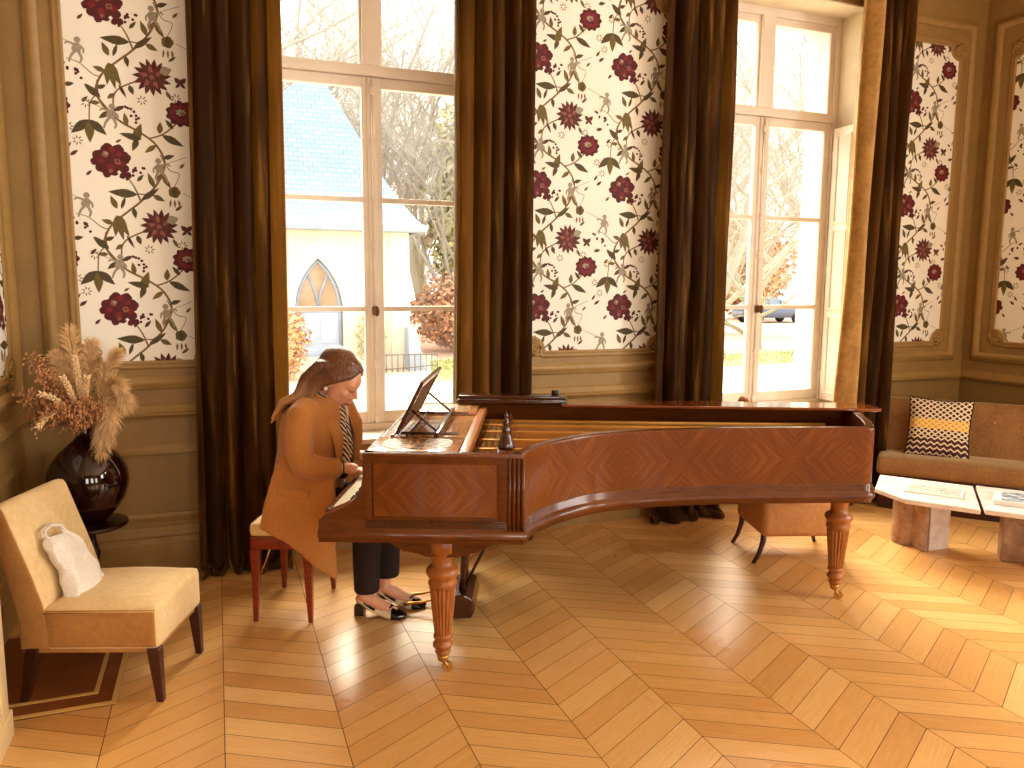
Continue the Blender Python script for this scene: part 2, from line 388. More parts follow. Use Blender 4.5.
# ------------------------------------------------------------------ room shell
WY=4.78; XL=-1.0; XR=5.9; YR=-4.2; ZC=4.35
WIN=[(.25,1.67),(3.25,4.67)]; WZ0,WZ1=.70,3.75
def build_floor():
    mb=MB(); S=.414; x0=-.0333; pw=.125; tan=math.tan(math.radians(30)); g=.0015
    tones=[]
    i0=int((XL-x0)/S)-1; i1=int((XR+.5-x0)/S)+1
    mb.add([(XL-.2,YR,-.004),(XR+.2,YR,-.004),(XR+.2,WY+.1,-.004),(XL-.2,WY+.1,-.004)],[(0,1,2,3)],1); tones.append(.5)
    for i in range(i0,i1):
        xa=x0+i*S+g; xb=x0+(i+1)*S-g; up=(i%2==0)  # strip 0: y falls with x
        dy=-S*tan if up else S*tan
        n0=int((YR-.5)/pw)
        for j in range(n0,int((WY+.6)/pw)):
            off=.02; y0=j*pw+off+g; y1=(j+1)*pw+off-g
            ya,yb=(y0,y0+dy),(y1,y1+dy)
            if up: ya,yb=(y0+S*tan,y0),(y1+S*tan,y1)
            if min(ya+yb)>WY+.05 or max(ya+yb)<YR-.05: continue
            r=rnd(0,50)
            mb.add([(xa,ya[0],0),(xb,ya[1],0),(xb,yb[1],0),(xa,yb[0],0)],[(0,1,2,3)],0,
                   [(r,0+r*3.1),(r+.48,0+r*3.1),(r+.48,.11+r*3.1),(r,.11+r*3.1)])
            tones.append(min(1,max(0,random.gauss(.5,.2))))
    o=mb.build('floor',[M['floor'],M['gap']])
    at=o.data.attributes.new('tone','FLOAT','FACE'); at.data.foreach_set('value',tones)
    structure(o); return o
build_floor()

def PW(side):
    if side=='back': return lambda u,v,h:(u,WY-h,v)
    if side=='right': return lambda u,v,h:(XR-h,u,v)
    return lambda u,v,h:(XL+h,u,v)

mb=MB()
segs=[(XL-.3,WIN[0][0]),(WIN[0][1],WIN[1][0]),(WIN[1][1],XR+.3)]
for a,b in segs: mb.box(a,b,WY,5.12,-.02,ZC)
for a,b in WIN:
    mb.box(a,b,WY,5.12,-.02,WZ0); mb.box(a,b,WY,5.12,WZ1,ZC)
wall_back=structure(mb.build('wall_back',M['wall']))
mb=MB()
for a,b in ((XL-.6,.31),(1.61,3.31),(4.61,XR+.6)): mb.box(a,b,5.12,5.34,-.6,5.4)
for a,b in ((.31,1.61),(3.31,4.61)): mb.box(a,b,5.12,5.34,-.6,.72); mb.box(a,b,5.12,5.34,3.70,5.4)
structure(mb.build('wall_outside',M['stucco2']))
SIDE=[(-2.4,-1.0),(.3,1.7)]  # unseen window openings, added to hold the fill lamps
mb=MB()
for a,b in ((YR,-2.4),(-1.0,.3),(1.7,5.12)): mb.box(XR,XR+.3,a,b,-.02,ZC)
for a,b in SIDE: mb.box(XR,XR+.3,a,b,-.02,WZ0); mb.box(XR,XR+.3,a,b,WZ1,ZC)
wall_right=structure(mb.build('wall_right',M['wall']))
mb=MB(); mb.box(XL-.3,XL,YR,5.12,-.02,ZC); wall_left=structure(mb.build('wall_left',M['wall']))
REAR=[(-.3,.7),(1.8,2.8),(3.9,4.9)]
mb=MB()
for a,b in ((XL-.3,-.3),(.7,1.8),(2.8,3.9),(4.9,XR+.3)): mb.box(a,b,YR-.3,YR,-.02,ZC)
for a,b in REAR: mb.box(a,b,YR-.3,YR,-.02,1.0); mb.box(a,b,YR-.3,YR,3.0,ZC)
structure(mb.build('wall_rear',M['wall']))
mb=MB(); mb.box(XL-.3,XR+.3,YR-.3,5.34,ZC,ZC+.2); structure(mb.build('ceiling',M['ceil']))

# ---- wallpaper print
def blob(cx,cy,r,n=9,amp=.16,rot=0,sub=4,sq=1.0):
    p=[]
    for k in range(n*sub):
        a=2*PI*k/(n*sub); rr=r*(1-amp+amp*abs(math.cos(n*a/2)))
        x=rr*math.cos(a+rot); y=rr*math.sin(a+rot)*sq; p.append((cx+x,cy+y))
    return p
def leaf(b,t,w):
    b=Vector(b); t=Vector(t); d=t-b; n=Vector((-d.y,d.x)).normalized()*w
    pr=[(0,0),(.15,.55),(.35,.95),(.55,.9),(.78,.5),(1,0)]
    return [tuple(b+d*u+n*s) for u,s in pr]+[tuple(b+d*u-n*s) for u,s in pr[-2:0:-1]]
def ribbon(pts,w,w2=None):
    pts=[Vector(p) for p in pts]; P=[]
    for i in range(len(pts)-1):          # catmull
        p0=pts[max(i-1,0)];p1=pts[i];p2=pts[i+1];p3=pts[min(i+2,len(pts)-1)]
        for k in range(4):
            t=k/4; P.append(.5*((2*p1)+(p2-p0)*t+(2*p0-5*p1+4*p2-p3)*t*t+(3*p1-p0-3*p2+p3)*t**3))
    P.append(pts[-1]); L=[];R=[]
    for i,p in enumerate(P):
        d=(P[min(i+1,len(P)-1)]-P[max(i-1,0)]).normalized(); n=Vector((-d.y,d.x)); ww=w+((w2 if w2 is not None else w)-w)*i/(len(P)-1)
        L.append(p+n*ww/2); R.append(p-n*ww/2)
    return [[tuple(L[i]),tuple(R[i]),tuple(R[i+1]),tuple(L[i+1])] for i in range(len(P)-1)]
# materials of the print
PM=['paper','vine','olive','olive2','dred','red','rose','aub','grey']
def make_cell():
    r=random.Random(3); C=[]  # (layer, mat, polygon)
    def A(layer,m,*ps):
        for p in ps: C.append((layer,PM.index(m),p))
    def rib(layer,m,pts,w,w2=None): A(layer,m,*ribbon(pts,w,w2))
    rib(1,'vine',[(-.05,.418),(-.047,.316),(.035,.222),(.144,.16),(.219,.1),(.258,.005),(.216,-.106),(.129,-.206),(.049,-.274),(-.029,-.348),(-.062,-.435),(-.034,-.494),(.035,-.573)],.011)
    rib(1,'vine',[(.028,-.56),(.02,-.47),(.053,-.411),(.16,-.357)],.008)
    rib(1,'vine',[(.129,-.206),(.10,-.13),(.05,-.05)],.010,.005)
    rib(1,'vine',[(.16,-.17),(.115,-.165)],.008,.005)
    rib(1,'vine',[(.18,.13),(.26,.162),(.34,.235)],.008)
    rib(1,'vine',[(-.05,.35),(-.09,.30),(-.1,.21)],.006)
    rib(1,'vine',[(-.03,-.36),(-.07,-.35),(-.13,-.30),(-.19,-.28)],.006,.003)
    rib(1,'vine',[(.236,.05),(.28,-.03),(.33,-.05),(.30,-.12)],.005,.003)
    for b,t,w,m in (((.115,-.17),(-.03,-.16),.024,'olive2'),((.13,-.2),(.225,-.13),.016,'olive2'),((-.1,.21),(-.19,.135),.024,'olive2'),((-.1,.21),(-.102,.09),.024,'olive'),((-.1,.21),(-.02,.135),.022,'olive2'),
        ((.11,.10),(.15,.21),.024,'olive'),((.15,.125),(.04,.15),.018,'olive2'),((.13,.13),(.10,.06),.016,'olive2'),((.25,.155),(.36,.10),.02,'olive2'),((.22,.10),(.16,.055),.014,'olive'),((.24,.16),(.245,.225),.016,'olive'),
        ((-.04,.33),(-.115,.39),.02,'olive2'),((-.045,.3),(-.10,.30),.012,'olive'),((-.06,-.45),(-.11,-.40),.013,'olive2'),((.24,-.06),(.285,-.13),.014,'olive'),((.21,-.1),(.25,-.04),.012,'vine'),((.02,-.53),(.075,-.50),.012,'olive2'),
        ((.01,-.25),(-.02,-.18),.016,'olive'),((.03,-.25),(.055,-.18),.010,'olive2'),((.05,-.39),(.085,-.46),.009,'aub'),((.30,-.25),(.34,-.22),.008,'olive2'),((-.2,.02),(-.16,.05),.010,'aub'),((.33,-.02),(.36,.01),.008,'olive'),((.41,.38),(.46,.39),.012,'olive2'),((.28,.39),(.31,.34),.01,'olive'),((.25,.03),(.31,.05),.013,'olive2'),((.20,-.13),(.17,-.05),.015,'olive'),((.09,-.24),(.10,-.30),.013,'olive2'),((-.01,-.33),(-.07,-.31),.014,'olive'),((-.055,-.42),(-.01,-.40),.012,'olive2'),((.08,.19),(.07,.26),.014,'olive'),((0,.26),(-.055,.22),.014,'olive2'),((.31,.19),(.27,.24),.012,'olive2'),((.03,-.44),(-.01,-.47),.012,'olive'),((.10,-.39),(.12,-.44),.014,'olive2'),((.19,-.17),(.25,-.20),.015,'olive'),((.115,-.10),(.15,-.06),.01,'olive2'),((.4,.05),(.43,.09),.008,'aub'),((-.13,-.08),(-.1,-.05),.008,'aub'),((.02,.1),(.05,.12),.007,'olive'),((-.13,.3),(-.1,.33),.009,'aub')):
        A(2,m,leaf(b,t,w))
    # tulip leaf
    for t in ((-.005,-.40),(.035,-.42),(.065,-.40),(.055,-.35)): A(2,'olive',leaf((.005,-.285),t,.018))
    # peony
    for i,(x,y,q) in enumerate(((-.02,.06,.036),(.03,.062,.03),(-.062,.024,.036),(.058,.022,.034),(-.052,-.03,.034),(0,-.042,.036),(.05,-.034,.031),(0,.012,.052),(.072,-.07,.019),(-.085,-.004,.022),(.045,-.075,.016),(-.03,-.068,.02))):
        A(3,'dred',blob(x,y,q,4+i%2,.13,i*1.3))
    for i,(x,y,q) in enumerate(((-.058,.0,.018),(-.01,-.03,.02),(.045,-.01,.018),(.0,.062,.018),(.035,.04,.015))):
        A(4,'red',blob(x,y,q,4,.16,i*.9))
    A(5,'rose',blob(-.033,.036,.019,4,.25,.4)); A(5,'rose',blob(.024,.0,.018,4,.3,1)); A(5,'grey',blob(-.028,.04,.010,4,.2)); A(5,'rose',blob(-.01,-.05,.012,3,.3)); A(5,'paper',blob(.03,-.056,.010,4,.3)); A(6,'dred',blob(.026,.002,.007,3,.3))
    # dahlia
    dx,dy=.355,.275
    for k in range(11):
        a=2*PI*k/11; A(3,'dred',blob(dx+.06*math.cos(a),dy+.05*math.sin(a),.022,4,.2,a))
    for k in range(9):
        a=2*PI*k/9+.2; A(4,'red',blob(dx+.043*math.cos(a),dy+.035*math.sin(a),.018,4,.2,a))
    A(4,'dred',blob(dx,dy,.036,9,.15,0,4,.8)); A(5,'grey',blob(dx-.004,dy+.006,.028,7,.3,0,4,.7)); A(6,'rose',blob(dx+.006,dy,.017,6,.4,0,4,.7))
    # aster
    ax,ay=.215,-.34
    for k in range(15):
        a=2*PI*k/15; A(3,'aub' if k%3 else 'dred',leaf((ax+.03*math.cos(a),ay+.03*math.sin(a)),(ax+.098*math.cos(a+.15),ay+.098*math.sin(a+.15)),.014))
    for k in range(11):
        a=2*PI*k/11+.2; A(4,'rose' if k%2 else 'aub',leaf((ax+.01*math.cos(a),ay+.01*math.sin(a)),(ax+.066*math.cos(a-.2),ay+.066*math.sin(a-.2)),.012))
    A(5,'aub',blob(ax,ay,.028,8,.3)); A(6,'rose',blob(ax,ay,.014,6,.3)); A(5,'grey',leaf((ax+.04,ay+.03),(ax+.10,ay+.05),.026))
    # berries
    for bx,by in ((-.17,-.33),(.105,-.05),(.096,.257)):
        for k in range(11):
            u=k/10; A(3,'dred',blob(bx+(u-.5)*.075+r.uniform(-.02,.02),by+(.5-u)*.06*(1 if by!=-.05 else -1)+r.uniform(-.018,.018),.0075,3,.05))
    # climbing figures
    for mx,my,fl in ((.23,-.03,1),(-.138,-.229,-1),(.008,.241,-1)):
        f=lambda x,y:(mx+fl*x,my+y)
        A(3,'grey',[f(-.012,.03),f(.012,.028),f(.026,0),f(.018,-.02),f(-.016,-.018),f(-.022,.008)],blob(*f(-.004,.045),.016,6,.1))
        rib(3,'grey',[f(.01,.02),f(.04,.03),f(.055,.02)],.012,.008); rib(3,'grey',[f(-.012,.02),f(-.03,.0),f(-.028,-.02)],.011,.008)
        rib(3,'grey',[f(-.008,-.015),f(-.02,-.045),f(-.012,-.068)],.015,.009); rib(3,'grey',[f(.012,-.015),f(.03,-.04),f(.04,-.07)],.015,.009)
        rib(2,'vine',[f(.03,.03),f(.08,.05),f(.14,.075)],.0025)
    # bud, butterfly, sprigs
    A(3,'olive',blob(.30,-.149,.032,5,.12)); A(4,'olive2',leaf((.30,-.12),(.30,-.18),.014))
    for k in (-1,0,1): A(3,'vine',leaf((.30+.02*k,-.19),(.30+.026*k,-.235),.006))
    for s in (-1,1):
        A(3,'aub',leaf((-.265,-.36),(-.265+.03*s,-.33),.014),leaf((-.265,-.36),(-.265+.026*s,-.385),.009))
    for px,py in ((.42,.17),(-.16,.10),(.33,-.44),(-.11,-.5),(.16,.33)):
        for k in range(7):
            a=k*.9; A(2,'vine',leaf((px+.008*math.cos(a),py+.008*math.sin(a)),(px+.028*math.cos(a),py+.028*math.sin(a)),.0035))
    # small rider figure with a bow, seen upright
    f=lambda x,y:(-.155+x,-.215+.0+y)
    return C
CELL=make_cell(); CW,CH=.62,.795
CELL2=[]
def wallpaper(side,u0,u1,v0,v1,pu,pv=2.307,label=None,parent=None,h0=.002):
    P=PW(side); bm=bmesh.new(); cnt=0
    fs=[]
    def face(poly,h,mi):
        vs=[bm.verts.new((x,y,h)) for x,y in poly]
        try: f=bm.faces.new(vs); f.material_index=mi
        except ValueError: pass
    for i in range(int((u0-pu)/CW)-2,int((u1-pu)/CW)+3):
        for j in range(int((v0-pv)/CH)-2,int((v1-pv)/CH)+3):
            ox=pu+i*CW; oy=pv+j*CH
            if ox+.55<u0 or ox-.3>u1 or oy+.45<v0 or oy-.65>v1: continue
            for L,mi,p in CELL:
                q=[(x+ox,y+oy) for x,y in p]
                if max(a for a,_ in q)<u0 or min(a for a,_ in q)>u1 or max(b for _,b in q)<v0 or min(b for _,b in q)>v1: continue
                cnt+=1; face(q,h0+L*.0005+(cnt%36)*1.2e-5,mi)
    for co,no in (((u0,0,0),(-1,0,0)),((u1,0,0),(1,0,0)),((0,v0,0),(0,-1,0)),((0,v1,0),(0,1,0))):
        bmesh.ops.bisect_plane(bm,geom=bm.verts[:]+bm.edges[:]+bm.faces[:],plane_co=co,plane_no=no,clear_outer=True)
    face([(u0,v0),(u1,v0),(u1,v1),(u0,v1)],h0,0)
    bmesh.ops.triangulate(bm,faces=[f for f in bm.faces if len(f.verts)>4])
    bm.verts.index_update(); mb=MB()
    mb.v=[P(v.co.x,v.co.y,v.co.z) for v in bm.verts]; mb.f=[[v.index for v in f.verts] for f in bm.faces]; mb.m=[f.material_index for f in bm.faces]; mb.uv=[None]*len(mb.f); mb.sm=[False]*len(mb.f); bm.free()
    o=mb.build('wallpaper',[M[k] for k in PM],parent,fixn=False)
    # single-sided print: turn every face to the room
    want=Vector(P(0,0,1))-Vector(P(0,0,0)); bm=bmesh.new(); bm.from_mesh(o.data)
    for f in bm.faces:
        f.normal_update()
        if f.normal.dot(want)<0: f.normal_flip()
    bm.to_mesh(o.data); bm.free()
    return o
def notched(u0,u1,v0,v1,r,n=6):
    p=[]
    for cx,cy,a0 in ((u0,v0,90),(u1,v0,180),(u1,v1,270),(u0,v1,0)):
        for k in range(n+1):
            a=math.radians(a0-90*k/n); p.append((cx+r*math.cos(a),cy+r*math.sin(a)))
    return p
BEAD=[(0,0),(0,.012),(.008,.022),(.02,.024),(.032,.018),(.04,.008),(.05,.006),(.056,0)]
BEAD2=[(-.004,0),(-.002,.012),(.006,.018),(.014,.016),(.022,.010),(.03,.014),(.04,.012),(.046,0)]
CROWN=[(.0,0),(0,.014),(.012,.022),(.02,.034),(.034,.036),(.046,.03),(.056,.018),(.07,.014),(.075,0)]
def scroll(mb,P,cx,cy,sx,sy,r):
    """carved corner: a spiral with leaf lobes"""
    for ph,rad,n in ((0,r*.62,2.0),(.5,r*.36,1.4)):
        pts=[]
        for k in range(22):
            t=k/21; a=ph+n*2*PI*t*.75; q=rad*(1-.78*t)
            pts.append(P(cx+sx*(r*.55+q*math.cos(a)*.8),cy+sy*(r*.55+q*math.sin(a)*.8),.018))
        mb.tube(pts,[.011*(1-.5*k/21) for k in range(22)],6)
    for k in range(5):
        a=math.radians(10+18*k); 
        mb.tube([P(cx+sx*r*.35*math.cos(a),cy+sy*r*.35*math.sin(a),.012),P(cx+sx*r*.8*math.cos(a),cy+sy*r*.8*math.sin(a),.022),P(cx+sx*r*1.08*math.cos(a),cy+sy*r*1.08*math.sin(a),.008)],[.006,.011,.003],6)
def wall_panel(side,wall,u0,u1,v0,v1,pu,ou0,ou1,ov0,ov1,r=.1):
    """papered panel u0..v1 in a double moulded frame whose outer edge is ou0..ov1"""
    P=PW(side)
    wallpaper(side,u0,u1,v0,v1,pu,parent=wall)
    mb=MB()
    mb.sweep(notched(u0,u1,v0,v1,r),BEAD2,True,0,P,True)
    mb.sweep([(ou0+.075,ov0+.075),(ou1-.075,ov0+.075),(ou1-.075,ov1-.075),(ou0+.075,ov1-.075)],CROWN,True,0,P,True)
    for cx,cy in ((u0,v0),(u1,v0),(u1,v1),(u0,v1)):
        poly=[(cx+math.cos(2*PI*k/24)*r,cy+math.sin(2*PI*k/24)*r) for k in range(24)]
        mb.add([P(x,y,.0058) for x,y in poly]+[P(cx,cy,.0058)],[(k,(k+1)%24,24) for k in range(24)])
    mb.build('panel_moulding',M['wall2'],wall)
    mb=MB()
    for cx,cy,sx,sy in ((u0,v0,1,1),(u1,v0,-1,1),(u1,v1,-1,-1),(u0,v1,1,-1)): scroll(mb,P,cx-sx*r*.35,cy-sy*r*.35,sx,sy,r)
    mb.build('corner_carving',M['wall2'],wall)
wall_panel('back',wall_back,-.70,-.03,1.222,3.58,-.495,-.88,.15,1.06,3.77)
wall_panel('back',wall_back,1.95,2.925,1.222,3.58,2.612,1.77,3.105,1.06,3.77)
wall_panel('back',wall_back,4.97,5.62,1.222,3.56,5.163,4.79,5.80,1.06,3.77)
wall_panel('right',wall_right,3.1,4.50,1.235,3.54,3.93,2.93,4.70,1.06,3.77)
wall_panel('left',wall_left,3.2,4.57,1.19,3.54,4.45,3.03,4.73,1.03,3.77)
# dado: rail, lower panels, base
RAIL=[(0,0),(0,.012),(.012,.02),(.022,.034),(.036,.036),(.045,.024),(.06,.018),(.075,.012),(.085,0)]
BASE=[(0,0),(0,.03),(.02,.03),(.17,.03),(.18,.024),(.20,.02),(.215,.026),(.235,.022),(.25,.012),(.262,.008),(.265,0)]
def strip(mb,P,u0,u1,prof,z0,flip=False):
    vs=[];k=len(prof)
    for u in (u0,u1):
        for (z,h) in prof: vs.append(P(u,z0+z,h))
    mb.add(vs,[(q,q+1,k+q+1,k+q) for q in range(k-1)],0)
def dado(side,wall,spans,name):
    P=PW(side); mb=MB()
    for a,b in spans:
        strip(mb,P,a,b,RAIL,.893)
        if b-a>.5:
            mb.sweep([(a+.13,.345),(b-.13,.345),(b-.13,.685),(a+.13,.685)],BEAD,True,0,P,True)
    mb.build('dado_moulding',M['wall2'],wall)
    mb=MB()
    for a,b in spans: strip(mb,P,a,b,BASE,0)
    structure(mb.build(name,M['wall2']))
dado('back',wall_back,[(XL,WIN[0][0]),(WIN[0][1],WIN[1][0]),(WIN[1][1],XR)],'baseboard_back')
dado('right',wall_right,[(YR,WY)],'baseboard_right')
dado('left',wall_left,[(YR,WY)],'baseboard_left')
# cornice and the heads over the windows
mb=MB(); CORN=[(0,0),(.02,.03),(.08,.035),(.1,.06),(.16,.08),(.2,.14),(.26,.2),(.3,.28),(.36,.3),(.4,.3)]
strip(mb,PW('back'),XL,XR,CORN,ZC-.4); strip(mb,PW('right'),YR,WY,CORN,ZC-.4); strip(mb,PW('left'),YR,WY,CORN,ZC-.4)
structure(mb.build('trim_cornice',M['wall2']))

# ---- windows
def make_window(n,x0,x1):
    yf=5.05; xc=(x0+x1)/2
    root=thing('window_%d'%n,None,None,(xc,yf,0)); structure(root)
    X0,X1=x0-xc,x1-xc; D=.06
    fr=MB(); b=.004
    fr.box(X0,X0+.055,-.02,D,WZ0,WZ1,0,b); fr.box(X1-.055,X1,-.02,D,WZ0,WZ1,0,b)
    fr.box(X0+.055,X1-.055,-.02,D,WZ1-.07,WZ1,0,b); fr.box(X0+.055,X1-.055,-.02,D,WZ0,WZ0+.05,0,b)
    fr.box(X0+.055,X1-.055,-.03,D,2.95,3.015,0,b)          # transom
    fr.box(-.058,.058,-.03,D,3.015,WZ1-.07,0,b)            # upper mullion
    for s in (-1,1):                                       # upper sash rails
        a,c=(X0+.055,-.058) if s<0 else (.058,X1-.055)
        w0,w1=(.045,.014) if s<0 else (.014,.045)
        fr.box(a,a+w0,0,.045,3.012,WZ1-.069,0,b); fr.box(c-w1,c,0,.045,3.012,WZ1-.069,0,b)
        fr.box(a,c,.003,.043,WZ1-.12,WZ1-.068,0,b)
    fr.build('frame',M['cream'],root)
    for s in (-1,1):
        a,c=(X0+.055,-.002) if s<0 else (.002,X1-.055)
        cm=MB(); st=.06
        cm.box(a,a+st,0,.045,WZ0+.05,2.948,0,b); cm.box(c-st,c,0,.045,WZ0+.05,2.948,0,b)
        cm.box(a+st,c-st,0,.045,WZ0+.05,WZ0+.13,0,b); cm.box(a+st,c-st,0,.045,2.885,2.948,0,b)
        for z in (2.195,1.502): cm.box(a+st,c-st,.004,.04,z-.016,z+.016,0,.004)
        if s>0: cm.box(-.03,.03,-.016,.006,WZ0+.06,2.945,0,.008)   # covering bead
        ca=cm.build('casement',M['cream'],root)
        for z0,z1 in ((WZ0+.13,1.486),(1.518,2.179),(2.211,2.885)):
            g=MB(); g.box(a+st-.003,c-st+.003,.02,.024,z0,z1); g.build('pane',M['glass'],ca)
        g=MB(); q=(X0+.1,-.075) if s<0 else (.075,X1-.1)
        g.box(q[0]-.003,q[1]+.003,.02,.024,3.015,WZ1-.115); g.build('upper_pane',M['glass'],root)
    e=MB(); e.tube([(0,-.028,WZ0+.06),(0,-.028,2.93)],.007,8)
    for z in (.78,1.15,1.9,2.2,2.55,2.86):
        e.lathe([(.004,-.03),(.014,-.022),(.016,0),(.014,.022),(.004,.03)],(0,-.028,z),10)
    er=e.build('espagnolette_rod',M['cream'],root)
    h=MB(); h.lathe([(.01,-.03),(.02,-.024),(.02,.024),(.01,.03)],(0,-.03,1.49),10); h.tube([(0,-.045,1.49),(0,-.07,1.492)],.009,8); h.ell((.0,-.078,1.488),(.017,.016,.034))
    h.build('handle',M['brasslock'],er)
    sl=MB(); sl.box(X0,X1,WY-yf-.03,-.02,WZ0-.03,WZ0+.004,0,.008); sl.build('sill',M['cream'],root)
    rv=MB(); rv.box(X0,X0+.012,WY-yf,-.02,WZ0,WZ1-.012); rv.box(X1-.012,X1,WY-yf,-.02,WZ0,WZ1-.012); rv.box(X0,X1,WY-yf,-.02,WZ1-.012,WZ1)
    rv.build('reveal_lining',M['plaster'],root)
    for s in (-1,1):                                       # folding inner shutters against the reveals
        sh=MB(); xs=(X1-.05) if s>0 else (X0+.05); t=.012
        sh.box(xs-t,xs+t,WY-yf-.02,-.04,WZ0+.05,2.90,0,.004)
        for z0,z1 in ((WZ0+.12,1.42),(1.5,2.1),(2.18,2.83)):
            for side in (-1,1):
                P=lambda u,v,h,side=side:(xs+side*(t+h),u,v)
                sh.sweep([(WY-yf+.05,z0),(-.1,z0),(-.1,z1),(WY-yf+.05,z1)],[(0,.0),(.0,.006),(.008,.009),(.02,.004),(.024,0)],True,0,P)
        so=sh.build('shutter',M['shutter'],root)
        hg=MB()
        for z in (.95,1.8,2.7): hg.tube([(xs,-.03,z-.03),(xs,-.03,z+.03)],.009,8)
        hg.build('hinge',M['cream'],so)
    return root
make_window(1,*WIN[0]); make_window(2,*WIN[1])

# ---- chimney piece at the left wall, with its hearth
mb=MB(); mb.box(XL,-.768,2.55,3.148,0,1.02,0,.006); mb.box(XL,-.74,2.50,3.17,1.02,1.08,0,.008); mb.box(XL,-.758,2.54,3.152,0,.1,0,.004)
for y in (2.66,2.76,2.86,2.96,3.06): mb.box(-.768,-.762,y-.03,y+.03,.14,.96,0,.004)
structure(mb.build('trim_chimneypiece',M['mantel']))
mb=MB(); mb.box(XL,-.43,3.25,4.05,-.003,.004,1); mb.box(XL,-.43,3.25,3.275,.0,.0065,0); mb.box(-.452,-.43,3.275,4.05,0,.0065,0); mb.box(XL,-.51,3.36,3.378,0,.0065,0); mb.box(-.527,-.51,3.378,4.05,0,.0065,0)
structure(mb.build('trim_hearth',[M['inlay'],M['hearth']]))

# ---- curtains
def curtain(xt0,xt1,xb0,xb1,zt,folds,seed,label,yw=4.64,amp=.055,ret=0,litpart=0):
    r=random.Random(seed); ph=[r.uniform(0,6) for _ in range(6)]
    root=thing('velvet_curtain',label,'curtain',((xb0+xb1)/2,yw,0),0,'velvet curtains at the two windows')
    cx=(xb0+xb1)/2; nu=folds*14; nv=46
    def F(u,v):
        z=zt*v+.0; t=v
        x0=xb0+(xt0-xb0)*t; x1=xb1+(xt1-xb1)*t
        w=u+ .018*math.sin(2*PI*(u*2.3)+ph[0])*1.0
        k=folds*2*PI*w+ph[1]+.25*math.sin(2.1*t*3+ph[2])
        a=amp*(.95+.4*math.sin(3*u*2*PI+ph[3]))*(1.0+.2*(1-t))
        y=a*math.sin(k)+.006*math.sin(2*k+ph[4]+t*2)
        x=x0+(x1-x0)*u+.018*math.cos(k)*(1)
        if ret and u<.14: y+=ret*(1-u/.14)**1.3
        if z<.10: # puddle on the floor
            q=(1-z/.10); y-=q*q*.05*(1+.6*math.sin(k*1.0+1)); x+=q*.02*math.sin(k*.7+ph[5])
        y+=.01*math.sin(z*2.2+u*9+ph[2])
        return (x-cx,y,max(.006,z))
    mb=MB(); mb.grid(lambda u,v:F(litpart+(1-litpart)*u,v),nu,nv)
    o=mb.build('curtain_drop',M['curtain'],root); s=o.modifiers.new('Solid','SOLIDIFY'); s.thickness=.008; s.offset=0
    if litpart:  # left part of the drop, recoloured to look lit by the window
        fb=MB(); fb.grid(lambda u,v:F(litpart*u,v),26,nv); fo=tag(fb.build('curtain_lit_part',M['drapelit'],root),'left part of the curtain, coloured lighter as if window-lit'); s=fo.modifiers.new('Solid','SOLIDIFY'); s.thickness=.008; s.offset=0
    hb=MB()                                              # hem folds gathered on the floor
    def H(u,v):
        p=F(u,0); a=2*PI*v; rr=.026+.01*math.sin(u*folds*9+ph[0])
        return (p[0],p[1]-.0+rr*math.cos(a),rr+.003+rr*.9*math.sin(a))
    hb.grid(H,nu,8); hb.build('hem',M['curtain'],root)
    for k in range(folds+1):
        rg=MB(); u=k/folds; rg.lathe([(.02,-.006),(.028,-.006),(.028,.006),(.02,.006)],(xt0+(xt1-xt0)*u-cx,0,zt+.03),12,axis='y')
        rg.build('curtain_ring',M['brasslock'],root)
    return root
curtain(-.09,.38,-.15,.35,3.93,5,1,'dark brown velvet curtain on the left of the left window, beside the vase')
curtain(1.38,1.88,1.36,1.87,3.93,5,2,'dark brown velvet curtain on the right of the left window, above the piano lid flap')
curtain(2.84,3.40,2.80,3.40,3.93,6,3,'dark brown velvet curtain between the middle wallpaper and the right window')
curtain(4.46,4.90,4.36,4.87,3.93,4,8,'dark brown velvet curtain at the right side of the right window, beside the sofa',4.60,.06,litpart=.36)
for nm,a,b in (('left',-.2,2.0),('right',2.75,5.05)):
    mb=MB(); mb.tube([(a,4.64,3.965),(b,4.64,3.965)],.018,12)
    for x in (a,b): mb.ell((x,4.64,3.965),(.035,.035,.035))
    for x in (a+.12,b-.12): mb.tube([(x,4.78,3.965),(x,4.64,3.965)],.01,8)
    tag(mb.build('curtain_rod',M['brasslock']),'bronze curtain rod over the %s window'%nm,'curtain rod')
# ------------------------------------------------------------------ grand piano
PR=math.radians(-22.4); PO=Vector((1.129,2.845,0))
PA=Vector((math.cos(PR),math.sin(PR),0)); PB_=Vector((-math.sin(PR),math.cos(PR),0))
def pw(a,b,z=0): return PO+PA*a+PB_*b+Vector((0,0,z))
def cat(pts,n=5):
    pts=[Vector(p) for p in pts]; P=[]
    for i in range(len(pts)-1):
        p0=pts[max(i-1,0)];p1=pts[i];p2=pts[i+1];p3=pts[min(i+2,len(pts)-1)]
        for k in range(n):
            t=k/n; P.append(.5*((2*p1)+(p2-p0)*t+(2*p0-5*p1+4*p2-p3)*t*t+(3*p1-p0-3*p2+p3)*t**3))
    P.append(pts[-1]); return P
BENT=[tuple(p) for p in cat([(0,0),(.03,.10),(.085,.205),(.16,.305),(.33,.46),(.58,.565),(.85,.625),(1.15,.665),(1.44,.69),(1.69,.703)],6)]
TAIL=[(1.715,.728),(1.76,.85),(1.80,1.0),(1.84,1.2),(1.85,1.35),(1.82,1.40)]
OUT=[(-.65,0)]+BENT+TAIL+[(-.65,1.40)]
